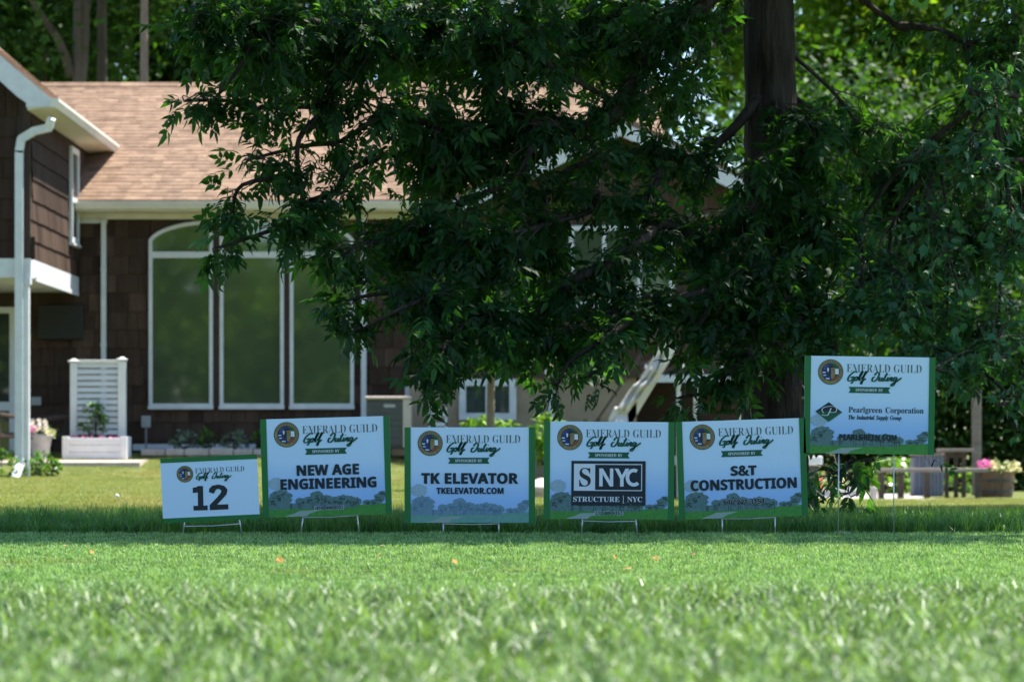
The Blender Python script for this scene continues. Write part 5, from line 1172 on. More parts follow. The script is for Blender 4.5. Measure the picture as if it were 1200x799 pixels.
  'O': '95|6a8Z6z8b7N8Z7j8S828H8K838Y7m8i7S8p758r6g8p6H8i5v8Y5a8J5J82557h4u7L4n6w4l6Y4n6C4u5s555b5J5N5a5C5v566H546g56745C7R5N7l5b835t8H6D8S|6w8Q6F7z616g655v6H5O6a536y4w7f5N7u6g7q7Q7e7y7L8J',
  'P': '8D|4y8N4y8W6Z8W7A8U7Y8O7n8F7z83867o887W83767n6m7N6Z6n6V6J6V6J5U6L5F6P566Y516n4z6n4q4y4q4y4z5C515L565Q5F5R5U5R7t5Q875L8G5C8L|6a8K6S8J6N8G6K8B6J836J6h6T6h6o6k726s7A787C7V7A7r74876s8G',
  'R': '8e|4y8N4y8W6a8W7I8S7o8H867y8D7X806z7N6e8K5F8U538a508i4q7Z4q6T6Y6J6Y6J5U6L5F6P566Y516n4z6n4q4y4q4y4z5C515L565Q5F5R5U5R7t5Q875L8G5C8L|6e8K6T8I6N8F6K886J7x6J6j6U6j6q6m766v7F7B7I7Y7888',
  'S': '7z|628Z6K8b6h8Z7N8T7Q8b7a8b7a7Q7R7Q7L7h7D7w72896q8I6d8O6P8Q6A8O5y8H5q875o7u5q7i5x7Y677Q6M7H6t727B6t7P6j7Z6Y7f6M7i697k5u7h5a7Z5J7N55764u6m4n6O4l5L4l5B4l5B675L675V5b5k5F63526Q4x6h506u58735K755Z6z5t6e68696N5k6c5S6s5I7A5F7W5H7p5O855Y8J5m8T',
  'T': '8G|4v7P4v8W898W897O817O7i86708L6y8L6y5U6z5F74557E507U4z7U4q5a4q5a4z5p505z55645F665U668L5f8H5N865A7n547P',
  'U': '8o|4x8N4x8W6m8W6m8N6b8M6T8K6O8H6L8C6J846I7t6I5y6L5Y6U5G6i5573517l5I8068807t7z877u8G7k8L7U8N7U8W8f8W8f8N8S8K8K8F8H868F7t8F6J8A5a7u567T4p6q4k6C4p5l545W5U5R665R7t5P875K8G5C8L',
  'Y': '8H|4j8N4j8W6V8W6V8N6B8K678H6A806q6f7X7n7c7z7e887Y8J7D8N7D8W8O8W8O8N8F8L888G7v80706U705U715F76567F517U4z7U4q5f4q5f4z5t516256675F685U686H5D7x558B4x8J',
  'a': '7c|5r7O697P6e7M6y7C796v7C6X7C5L7Q5B7V547D4q6t4l6a4r6S57644r5c4m5M4o5A4w5357505M555g5M5w5n6A6R6N6R6n6Q6z6L776D7C627E5m7B5g735p6i5o6Z5j6T5c6P5T6N5J6P5C6U586b566k596v5F755O7D5b7K|6R6D5x5x5n5W5r5D64576F5A6R5M',
  'e': '7G|5o7N677P6W7K6q76736j776F776B5m6B5x5R6S5B6k5H715X785Q6g4v654l5n4o5W4v5J58585O525j5067526T596m5K725X7F|697E5s735m6U5m6O6T6O6S6s6P756I7C',
  'g': '7U|5o7N677P6Q7N6j7I7O7I7O707070796l7C6U7A6G74646v5t6j5m6U5h5r5f5k5b5g5W5e5Q5j5H5z5F6G5F6d5D6v5A79557H4w7M4l7O4Y7I4C723w6c3l613i5Y3k5E3r51424x4F544T5O4d574q5255545H5B5R5N5a5f5j5B63516Y536n5A705K7A5Y7I|677E5x7C5q745m6r5l6X5m6E5q615x5t675q6H5t6N616R6E6S6X6R6r6N746H7C|6U4Z5c4Z5U4Q5R4G5T485b405p3w683u6l406y4J6w4R6r4V6i4Y',
  'i': '6R|5V8Y5e8a5o8Y5w8S628K648A62805w7s5o7n5e7l5V7n5M7s5H805F8A5H8K5M8S|507D507L627L625I65536A506I4y6I4q4z4q4z4y58505D535G5I5G6s5F725D78597B',
  'l': '6S|508O508W628W625I65536A506I4y6I4q4z4q4z4y58505D535G5I5G8C5E8J598M',
  'n': '7u|6N7J6o7P7K7C7V6Y7V5I7W597Z537e4z7m4y7m4q6T4q6T4y6g536k5I6k6a6j6m6h6v6c706T726F6x626k625I65536A4z6I4y6I4q4z4q4z4y574z5C535F595G5I5G6t5D78587C4z7D4z7L627L6270',
  'o': '7Y|5r7N6C7P6X7N6p7F74727F6m7M6S7O657M5i7F5O74586p4v6X4o6C4l5r4o5Z4w5K58595P525j4z65526R596l5K725Z7F|6C7F607C5s715o6g5m655o5V5s59604z6C4w6O4z6W596Z5I6b5V6c5l6c656a6g6W716O7C',
  'p': '7q|6I7I6h7Q6y7N7C7F7O737X6n7d6U7f687d5l7X5Q7O597C4w6x4o6f4l6J4q6256624B6B3t6I3r6R3r6R3i4z3i4z3q5A3t5G6o5F705D78587B507D507L607L606x|6R756D70626k625O6C596Q546d586m5K6r5e6s656r6W6n6q6f71',
  'r': '7A|6X7N6j7P6v7N747I797A7B6z796q756j6y6f6q6d6i6e6d6h6R6v6M6w6F6u696n646c636O635I645867536F506R4y6R4q4z4q4z4y58505D535G5I5G6s5F725D79587C507D507L617L616s6A766M7H',
  't': '6g|5k835s8G608G607L6W7L6W756075605V635F665B6C5A6N5E6V5R6d5N6J4v5q4l5Y4o5N4v5G585E5Q5E755075507G5J7Y',
 },
 'thin': {
  'A': '8M|5J5P6Y8W6b8W7s5V7z5G86548E4x8L4v6l4v744y7C5C7B5L775W6v5z5d5z5N5D5U4z4q4v4w4w55525C5B|6G7b5e646u64',
  'C': '8c|8B8M8G8W8I8W8I7P8H7P847p7l8B7O8P6y8U6B815v6f6D5O744x7Q507l58855M8I5b8L5Y7k516u4p6Q4t5z545d5L5M5i5B6A586g5B7C5M7d5d80608H6R8S6w8W7K8T7y8H',
  'D': '8q|528R6d8R7T8K837z8Q7R8X6g855M6f4v554v5F4w5P515U5C5V5R5V7r5U895O8K5D8Q|6e8P6R8O6J8J6G896F7x6F5Q6G5D6J546R4z6d4y78547U5P7g5w7k6h7T7y',
  'E': '8P|538R7z8R7z7U7s7s7d8B7F8L6i8O6L8K6H8E6F876F6k6P6k6k6n6z6x797E7E7Y7E5s776L6z6W6o6d6b6g6F6i6F5N6G5C6L546U506h4z74517O557f5D7t5O845e8C5v8D5v814v524v5D4w5P515U5D5W5T5W7p5U885P8K5D8Q',
  'G': '8w|8I8W8I7O8H7O8A7f7z7w7m8A7X8L7H8S6z8U6C825w6g615u6E5L6a4z734s7L4u7X507e5B7g5P7g5s7e677Y6H7M6M786N8o6N8d6M8T6H8O678M5s8M587i4u704p6T4t61545e5L5N5i5C6A586g5C7C5N7e5e80608I6R8T6v8W7L8T7y8H8A8M',
  'I': '6w|518R6k8R6Y8Q6N8L6H8C6F7y6F5J6I5A6M546T4z6c4w6k4v514v5D4x5O535U5D5W5R5W7y5U8C5P8L5D8Q',
  'L': '8H|6V8P6N8L6I8E6F856G5C6K556Q516j4z76517P567f5E7s5R835i8B618C61814v524v5E4w5P535U5E5W5U5W7u5U895O8K5E8Q538R6m8R',
  'M': '9x|6H8R7O5o8W8R9k8R9Z8P9P8J9J889I7t9I5K9K5A9O529V4x9d4v864v8M4y8T538X5A8Z5K8a5W8a8Q774v744v5c8L5c5U5e5D5l515w4w684v524v5D4w5O525U5E5W5T5W7v5T8E5P8K5I8O598R',
  'N': '8p|7a8R8d8R8S8Q8H8K8C888A7t8A4p884p5d7s5d5T5e5D5k525v4w674v5J4x5Q525U595W5I5W805I8H5B8O548R648R8460847t8384818D7x8K7q8O',
  'R': '8e|538R6a8R7H8O7l8D827w887Y7w727H6f8G5D8R4z8Y4v8e4v7c4v6V6d6F6d6F5U6G5E6M536X4w6i4v524v5E4w5P535U5E5W5U5W7u5U885O8J5E8P|6f8O6S8N6J8I6G8A6F7x6F6e6U6e6s6i796s7J797M7Y7C8B',
  'S': '7z|7Q8P7T8X7V8X7V7U7U7U7P7j7G7z758C6s8M6e8T6P8V688S5v8L5m895j7u5m7g5t7V657M6K7D6r6y786p7M6f7V6V7b6K7e687f5v7d5c7W5L7K58744y6l4s6O4p604s5Q505L4x5G4p5G625I625R5Z5g5C614y6Q4t6j4w6y55775I7A5Z725v6h6C6B6R5n6g5W6v5N7C5J7W5L7o5S835b8F5o8P638V6K8X',
  'T': '8G|507T508R858R857T847T7m8A718P6t8P6t5U6v5D71527D4w7P4v5f4v5r4w6252695E6A5U6A8P628P5d8L5J89567p517T',
  'U': '8o|6R8O6L8K6G8D6E856E5y6H5X6Q5D6g50744w7p5F8567857t83887x8J7m8P7Z8R8b8R8Q8O8H8I8C878B7t8B6J865b7q597R4u6q4o6D4t5o585a5W5V665V7u5T885O8J5D8P528R',
  'Y': '8H|6H8R698O638J618C667y6q6W7b7l7h7x7j897b8N8J8R8E8P868K7z8C7s826v6V6v5U6x5E73537E4w7P4v5j4v5v4w66536B5E6D5U6D6I5H80588E508M4o8R',
 },
 'ital': {
  'G': '8r|708Y7f8Y8J8S8O8Z8X8Z8I7O897O857p7v887f8J7K8N6y8I6d846K7g63795s6Z5o605s5Y645E6M516l4x704z7A547H5E7M5R7V607Y6H7X6O7S6S7L6V796V796d8f6d8f6V8U6T8O6O8K6F81557M4q6c4k5w4r5R59575d506G536e59725J7O5X7i5p806A8F6R8O6i8U',
  'I': '6r|5Q8L5Q8T788T788L6x8L6f896X7n5v5V5s5E5y526G4y6G4q4Z4q4Z4y4j4y4q504w54515A595X5l7o5o865i8H',
  'S': '7o|6D8X6W8Z6g8Z7E8R7U8R7b8Y7k8Y7U7R7K7R7J7n7F7z78896z8H6p8M6e8O6Q8L6F8D6782657o667f6B7V6Q7D6n6t716e7C6P7J697M5r7H5O71536c4p654k5j4n4v4m4m4m53605C605G5W5P5C5f50614w6B4y6L526U596a5I6e5S6g5d6f5m6b5v6V646N6D5d6v5W745S7D5P7Y5R7p5Y855j8H5x8R',
  'T': '85|5E7V5Q8T8N8T8D7R837R7r847L8H7J8H6W5M6U5D6W566a526s4y6s4q5C4q5C4y5O505X545d5A5h5K6U8I6P8I668E5o855Y7q5M7V',
  'a': '7Y|5r7H6B7L6R7F6Z6z6e7H7E7H6n5i6h5C6l5A6v5G785Y7G5T6q4w6Q4m6B4r6657695S5w595k4w5W4o5H4m524o4r4x4j5A4h5R4i5j4n624w6K566c5I6r5W74|6E7666745y6y5q6o5b6N5R5w5N5c5N5U5Q5F5a5A5i5C5q5I5x5Q645b6B5o6L6F6R6q6O72',
  'd': '7X|7b8d6l5V6u5G6z5O775Y7E5T715A6p4w6d4o6R4l6C4r6757675H6A5S5x595k4w5X4o5I4l534o4s4x4l5B4i5V4k5l4o624v6J546Z5G6p5T725o7G6A7L6N7J6Y7D6l7u6d8K6U8K6U8T|6Q736H786A765v6s5o6i5h6W5V655O5e5N5T5O5M5R5G5W5C5c5B5k5D5r5J5z5S665e6I656Q6W6T6r',
  'e': '71|5z7I6G7L6V7J6h7C6o736r6q6l6X6V6F65605T5q5R5Y5T5N5X5F5f5A5p58675F6Q5c6Z5W674x5Y4l5E4p4y4z4o5G4l5d4n5v4t6E526W5F6m5T705j7B|6E7A62755r6s5f6W5W615l665y6E696N6I6Y6N6k6P6w',
  'h': '7j|618Z6M8d5l6Q646p6K776b7H6s7L7B7F7H6w7F6e776D6q5D6u5B745I7J5d7Q5Z6z4y6X4l6G4s6B5A6E5W6a6d6d6k6c6v6X6w6E6n5t6K5a5e5M4q4h4q5V7r5R8K5E8K5E8T5S8U5j8X',
  'i': '6P|5l8W5u8Y628W698S6E8L6G8C6E83697w627r5u7q5l7r5e7w5Z835Y8C5Z8L5e8S|637L5Z5X5X5D5b5B5l5H5z5Z665U5g4x5F4m544o4x4t4s504q5A4v5Y5C6X5H6t5D7050724z7B5Y7F',
  'l': '6F|5p8Y6J8d5S5C5W5A5g5G5t5Y605T5n5A5b4w5O4o5A4l4z4n4s4s4n4z4p5W5T7q5X8B5U8I5G8L5G8T',
  'n': '7j|5U7F647L5m6P646p6L776c7H6u7L7D7F7J6w7H6f6q5J6s5D6w5B715D7I5Z7Q5U7C5B6z4x6m4o6Y4l6I4s6C5A6D5K6K5m6Q656c6d6f6p6d6v6Y6w6G6n5w6N5m645d5i5U5I5N4q4j4q5B6X5C704z724y7B',
  'o': '7O|5y7I6G7L6d7H6u77756q786T766B715t6s5b6g5L6S566C4v5v4o5c4l5H4p50504p5H4l5d4n5w4t6E526W5E6m5S705i7B|6E7A66785z725r6t5e6T5Z6E5R5k5P5W5P5J5T525g4x5n4z5v55625F695R6F5f6P696V6m6R74',
  'p': '7V|5m7I607L5q6n6G7C6g7L6u7I757A7C6w7F6e7D6K775z6y5g6m5N6X586I4w624o5l4l5Z4n5O4t5E4I5C445D3y5H3u5N3s5X3r5X3i4D3i4D3s4L3s4V3z4b4H5E6g5F6y5C714y734y7B|6M6x5y6i5g5z5T595W505f4x5n4z5v55635E6B5Q6N5q6S646W6I6Z6e6Y6m6R6w',
  'r': '6w|5U7F647L5l6M606o676y6Q7H6d7L6r7F6w6y6u6p6q6h6k6c6c6b6T6d6I6n666e5r6F5j5x5b5d5U5G5N4q4j4q5B6X5C704z724y7B',
  's': '6s|5V7I5m7K607J6I7F6U7F6Y7J6h7J6Z6U6R6V6F705v7A5n795e705c6u5g6h6B636K5m6N5V6L5J6H58694y5z4r5n4n5Z4l5L4n4x4u4r4s4n4n4e4o4n5i4w5h56585V4x5j525o5G5O5x596L556W546g576w5H79',
  't': '6K|5T7X5v8369835v7G6L7G6I735r735P5C5T5A5d5H5s5b605W5m5C5Y4x5K4o554l4o4r4i594l5P5C734w734w7E',
  'u': '7j|617L5U5T5S5H5U5B5Y5A5r5J6B5l6V6R6k7G7O7G6z5o6r5J715D7J5Z7R5U7D5B704x6n4o6Z4l6Q4n6J4s6E506D5A6E5K6J5f625H5l4z5V4p5D4l4u4s4o5A4o5I4x5t596X5D6t5A704w724w7B5R7F',
  'y': '77|5W7L5e7E5k6t5n6d5s6I5w5u625S6N686U6X6S6e6E6s6C706D796I7F6O7J6X7L6f7J6m7F6q786r6y6q6p6h6M6Q5l64575e4V5R4F5D42503r4n3k4b3i4R3j4J3o4E3u4C424D4A4I4G4O4K4W4L4d4K50495G6M4x744l744l7D',
 },
 'script': {
  'P': '8Z|7a8A8A8E8b8B8z839O899A7x9K7p9R7g9W7V9Y7K9V759M6r996e8r6U8V6M856H7u5q7e5U7L5C6y4z6a4q694o5m4q5V4y5K5A5G5P5J5c5Q5m5a5s5m5u5w5t635p675j695c675V625Q5u5M5m5L5h5I5f5E5h585m525v4y664w6R516j5F715d7I6B746H7E6K7M6L817M8o7x8W838A857e83797v6i7j6L7R6577606o616f666Z6L6T6W6V6h6a6s6h726q7B707U7l7Y7n7b7j7d7W7a7B7T6t7I6d746S6o6K6V6I6E6K616Q5s6a5p6n5s705y7E697S6O7e6g7q7180|8w7r8j7g8Y7N8M6y8A6R8N6W8a6e8l6q8t748z7J917Y8z7j',
 },
}
UB = "0123456789ABCDEFGHIJKLMNOPQRSTUVWXYZabcdefghijklmnopqrstuvwxyz"
def un(s): return UB.index(s[0]) * 62 + UB.index(s[1]) - 300
GD = {st: {c: (un(q.split('|')[0]), [[(un(l[i:i + 2]), un(l[i + 2:i + 4])) for i in range(0, len(l), 4)] for l in q.split('|')[1:]]) for c, q in d.items()} for st, d in GLYPHS.items()}
class Print:
    """flat print in a sign's own pixels (x right, y down) laid on its face"""
    def __init__(s, O, u, v, k, nrm): s.O, s.u, s.v, s.k, s.n = O, u, v, k, nrm
    def w(s, x, y, lift): return s.O + s.u * (x * s.k) + s.v * (y * s.k) + s.n * lift
    def poly(s, b, polys, lift):
        P = [[Vector((x, y, 0)) for x, y in p] for p in polys]; T = tessellate_polygon(P); fl = [q for p in P for q in p]
        b.add([tuple(s.w(q.x, q.y, lift)) for q in fl], [tuple(t) for t in T])
    def text(s, b, txt, st, x0, x1, yb, cap, lift, slant=0, grow=0):
        adv = 0; items = []
        for c in txt:
            if c == ' ': adv += (100 if st in ('thin', 'sans') else 130); continue
            if c == '|': items.append((adv, [[(20, 0 - 60), (40, -60), (40, 420), (20, 420)]])); adv += 90; continue
            g = GD[st][c]; items.append((adv, g[1])); adv += g[0]
        xs_ = [a + p[0] for a, L in items for l in L for p in l]; mn, mx = min(xs_), max(xs_)
        capu = max(p[1] for a, L in items for l in L for p in l if True)
        ref = GD[st][next(c for c in txt if c.isupper() or c.isdigit())][1]; capu = max(p[1] for l in ref for p in l)
        sx = (x1 - x0) / (mx - mn); sy = cap / capu
        offs = [(0, 0)] if not grow else [(-grow, 0), (grow, 0), (0, -grow * .6), (0, grow * .6)]
        for k, (du, dv) in enumerate(offs):
            for a, L in items:
                s.poly(b, [[(x0 + (a + p[0] - mn) * sx + du, yb - p[1] * sy + dv) for p in l] for l in L], lift + k * .00004)
    def stroke(s, b, pts, w0, lift, ang=-55, thin=.35, n=6):
        """brush stroke: width follows a slanted nib"""
        P = smooth_path([(x, y, 0) for x, y in pts], n) if len(pts) > 2 else [Vector((*p, 0)) for p in pts]
        L = []; Rr = []; m = len(P); nib = Vector((math.cos(R(ang)), math.sin(R(ang)), 0))
        for i, p in enumerate(P):
            d = (P[min(i + 1, m - 1)] - P[max(i - 1, 0)]).normalized(); nn = Vector((-d.y, d.x, 0))
            wd = w0 * (thin + (1 - thin) * abs(nn.x * math.cos(R(0)) + 0 * nn.y)) * (.55 if i in (0, m - 1) else 1)
            L.append(p + nn * wd / 2); Rr.append(p - nn * wd / 2)
        q = len(b.v); b.v += [tuple(s.w(a.x, a.y, lift)) for a in L] + [tuple(s.w(a.x, a.y, lift)) for a in Rr]
        b.f += [(q + i, q + i + 1, q + m + i + 1, q + m + i) for i in range(m - 1)]
GOLF = [[(412, 240), (405, 228), (380, 235), (345, 262), (322, 295), (318, 322), (335, 330), (362, 318), (378, 292)], [(344, 296), (368, 286), (392, 288)], [(386, 286), (380, 312), (360, 350), (344, 352)],
        [(412, 284), (394, 296), (390, 318), (402, 325), (418, 310), (420, 290), (412, 284), (428, 296)],
        [(428, 310), (455, 270), (475, 235), (470, 225), (455, 250), (438, 300), (440, 322), (454, 316)],
        [(454, 312), (490, 270), (514, 240), (520, 226), (508, 232), (490, 275), (472, 335), (462, 360), (456, 350), (470, 330), (500, 310), (508, 300)],
        [(612, 286), (592, 288), (580, 308), (582, 328), (604, 330), (632, 306), (650, 270), (654, 244), (640, 234), (618, 246), (604, 268)],
        [(668, 285), (654, 310), (658, 326), (674, 318), (692, 290)], [(692, 288), (682, 315), (690, 326), (704, 312)],
        [(702, 314), (725, 270), (742, 238)], [(742, 238), (712, 300), (710, 320), (724, 322), (740, 306)], [(710, 264), (748, 257)],
        [(756, 284), (740, 312), (746, 324), (760, 312)], [(765, 262), (770, 256)],
        [(774, 284), (760, 322)], [(762, 314), (784, 288), (794, 287), (786, 306), (788, 324), (802, 312)],
        [(846, 290), (828, 284), (810, 300), (806, 318), (818, 324), (838, 302), (848, 286)], [(849, 286), (832, 330), (812, 365), (792, 378), (786, 364), (812, 346), (850, 324), (897, 288)]]
def bumpy(cx, cy, rx, ry, n=22, seed=0, amp=.14):
    rr = random.Random(seed); return [(cx + rx * (1 + rr.uniform(-amp, amp)) * math.cos(2 * math.pi * i / n), cy + ry * (1 + rr.uniform(-amp, amp)) * math.sin(2 * math.pi * i / n)) for i in range(n)]
def header(P, root, dx=0, dy=0, s=1.0, ribbon=True, ink='print_olive'):
    """emblem, title and script line; positions for a 152 px wide sign, scaled by s about (0,0) and moved"""
    T = lambda x, y: (dx + x * s, dy + y * s)
    em = B(); circ = lambda r, n=40, cx=30.4, cy=18.6: [T(cx + r * math.cos(2 * math.pi * i / n), cy + r * math.sin(2 * math.pi * i / n)) for i in range(n)]
    P.poly(em, [circ(14.9)], .0012); e = em.build('emblem', 'print_black', root, recalc=False)
    b = B(); P.poly(b, [circ(14.2)], .0016); b.build('gold_ring', 'print_gold', e, recalc=False)
    b = B()
    for k, cdeg in enumerate(np.linspace(200, 520, 30)):       # the ring's lettering, as small dark strokes
        if 60 < (cdeg % 360) < 120: continue
        a = R(cdeg); c_, s_ = math.cos(a), math.sin(a); w_ = .5 + .25 * ((k * 7) % 3) / 2
        q = [(30.4 + r * c_ - t * s_, 18.6 + r * s_ + t * c_) for r, t in ((11.3, -w_ / 2), (13.5, -w_ / 2), (13.5, w_ / 2), (11.3, w_ / 2))]
        P.poly(b, [[T(*p) for p in q]], .0020)
    P.poly(b, [circ(10.6)], .0019)
    b.build('ring_lettering', 'print_black', e, recalc=False)
    C = (30.4, 18.6); r = 10.0
    def arc(a0, a1, n=14): return [(C[0] + r * math.cos(R(a)), C[1] + r * math.sin(R(a))) for a in np.linspace(a0, a1, n)]
    for nm, pl_, m in (('blue_field', arc(90, 278) + [(32.5, 18)], 'print_blue'), ('green_field', arc(278, 355) + [(36, 18)], 'print_emerald'),
                       ('red_field', [(33, 26)] + [(40, 20.5)] + arc(20, 90), 'print_red'), ('gold_shield', [(30.8, 13), (35.4, 12.2), (35.4, 23), (32.6, 26.5), (30.8, 26)], 'print_gold')):
        b = B(); P.poly(b, [[T(*p) for p in pl_]], .0024 if nm != 'gold_shield' else .0028); b.build(nm, m, e, recalc=False)
    b = B()
    for q in (((35.6, 14.8), (39.6, 14.8), (40.0, 21.2), (35.6, 21.2)), ((20.9, 18.6), (24.4, 18.6), (24.4, 19.9), (20.9, 19.9)), ((21.6, 22.0), (25, 22.0), (25, 23.1), (22, 23.1)), ((24.4, 25.6), (29.2, 25.9), (29.2, 27.2), (25.6, 27)), ((26.2, 14.2), (28, 13.6), (28.6, 17.8), (26.6, 18.4))):
        P.poly(b, [[T(*p) for p in q]], .0030)
    for k in range(9): P.poly(b, [[T(*p) for p in bumpy(23.2 + (k % 3) * 1.6, 11.8 + (k // 3) * 1.7, .22, .22, 5, k)]], .003)
    b.build('white_field', 'print_pale', e, recalc=False)
    b = B(); P.poly(b, [[T(*p) for p in ((26, 13.2), (29, 11.4), (35.5, 11.6), (36, 13.2), (31, 13.8))]], .0034); P.poly(b, [[T(*p) for p in bumpy(29.2, 19.5, 1.6, 3.8, 12, 4, .3)]], .0034); b.build('dark_figure', 'print_black', e, recalc=False)
    b = B(); P.stroke(b, [T(31.3, 14.2), T(35, 18.6)], .9 * s, .0036); P.stroke(b, [T(35, 14.2), T(31.3, 18.6)], .9 * s, .0036); b.build('red_cross', 'print_red', e, recalc=False)
    b = B(); x0_, yb_ = T(49.2, 18.3); x1_, _ = T(137, 18.3); P.text(b, 'EMERALD GUILD', 'thin', x0_, x1_, yb_, 9.2 * s, .0014); b.build('title_lettering', ink, root, recalc=False)
    b = B()
    for k, S_ in enumerate(GOLF):
        P.stroke(b, [T((x / 9.23 + 960) - 943.6, (y / 9.23 + 410) - 417.0) for x, y in S_], 2.3 * s, .0019 + .00008 * k, thin=.5)
    b.build('script_lettering', 'print_script', root, recalc=False)
    if ribbon:
        b = B(); P.poly(b, [[T(*p) for p in ((51.6, 35.6), (100.6, 35.6), (98.4, 39.1), (100.6, 42.7), (51.6, 42.7), (53.8, 39.1))]], .0014); rb = b.build('ribbon', 'print_ribbon', root, recalc=False)
        b = B(); x0_, yb_ = T(60, 40.8); x1_, _ = T(92, 40.8); P.text(b, 'SPONSORED BY', 'serif', x0_, x1_, yb_, 3.3 * s, .0018); b.build('lettering', 'print_pale', rb, recalc=False)
def landscape(P, root, W, H, pale=False, seed=0, xl=7.4, xr=None):
    xr = xr or W - 7.4; sy = H / 114.0
    b = B(); P.poly(b, [[(xl, H)] + [(xl, 99.5 * sy), (xl + 14, 102 * sy), (xl + 30, 104.2 * sy), (xl + 60, 105 * sy), (xr - 40, 102.5 * sy), (xr, 101 * sy)] + [(xr, H)]], .0014); b.build('printed_fairway', 'print_lawn_pale' if pale else 'print_lawn', root, recalc=False)
    b = B(); P.poly(b, [[(xl + 18, H - .3), (xl + 30, 110 * sy), (xl + 36, 107.2 * sy), (xl + 62, 106.5 * sy), (xl + 56, 108.4 * sy), (xl + 48, 110.5 * sy), (xl + 44, H - .3)]], .0018); b.build('printed_path', 'print_path', root, recalc=False)
    tm = 'print_trees_pale' if pale else 'print_trees'
    b = B(); P.poly(b, [bumpy(xl + 9.5, 75 * sy, 9.5, 7.5, 20, seed)], .00155); P.poly(b, [bumpy(xl + 11, 82 * sy, 3, 4, 8, seed)], .0015)
    for k in (0,): b.build('printed_far_tree', 'print_trees_far', root, recalc=False)
    b = B(); TR = [(14, 92, 14, 10), (5.5, 95, 6, 7), (39, 97, 7, 5), (47, 96, 6, 5), (58, 94, 10, 8.5), (69, 96, 8, 6), (78, 97, 7, 5.5), (87, 96.5, 8, 6.5), (96, 97, 8, 6), (104, 98, 6, 5), (117, 99.6, 6, 3), (126, 99, 6, 3.4), (132, 95, 5.5, 6.5), (136, 90.5, 6, 4), (129, 92.6, 4, 2)]
    for k, (x, y, rx, ry) in enumerate(TR):
        pts_ = [(min(max(px_, xl), xr), min(py_, 105 * sy)) for px_, py_ in bumpy(xl - .4 + x * (xr - xl) / 138, y * sy, rx, ry, 24, seed + k)]
        P.poly(b, [pts_], .0016 + .00004 * k)
    P.poly(b, [[(xl + .2, 96 * sy), (xl + 24, 98.5 * sy), (xl + 50, 98 * sy), (xr - 34, 99 * sy), (xr - 34, 105 * sy), (xl + .2, 105 * sy)]], .00158)
    pt = b.build('printed_trees', tm, root, recalc=False)
    b = B(); rr = random.Random(seed + 9); n_ = 0                       # darker leaf masses and trunks of the printed trees
    for k, (x, y, rx, ry) in enumerate(TR):
        for j in range(int(rx * ry / 10) + 2):
            a_, q_ = rr.uniform(0, 6.28), rr.uniform(0, .8); cx_ = xl - .4 + x * (xr - xl) / 138 + math.cos(a_) * rx * q_; cy_ = y * sy + math.sin(a_) * ry * q_ + .8
            P.poly(b, [[(min(max(u_, xl), xr), min(v_, 105 * sy)) for u_, v_ in bumpy(cx_, cy_, rr.uniform(.8, 2.4), rr.uniform(.5, 1.3), 9, rr.randrange(999), .4)]], .0023 + .000002 * n_); n_ += 1
    for j in range(20):
        u_ = xl + rr.uniform(22, 108); P.poly(b, [[(u_, 98 * sy), (u_ + rr.uniform(.3, .9), 98 * sy), (u_ + .6, 104.6 * sy), (u_, 105 * sy)]], .0023 + .000002 * n_); n_ += 1
    b.build('printed_shadows', 'print_trees_pale_dark' if pale else 'print_trees_dark', pt, recalc=False)['kind'] = 'stuff'

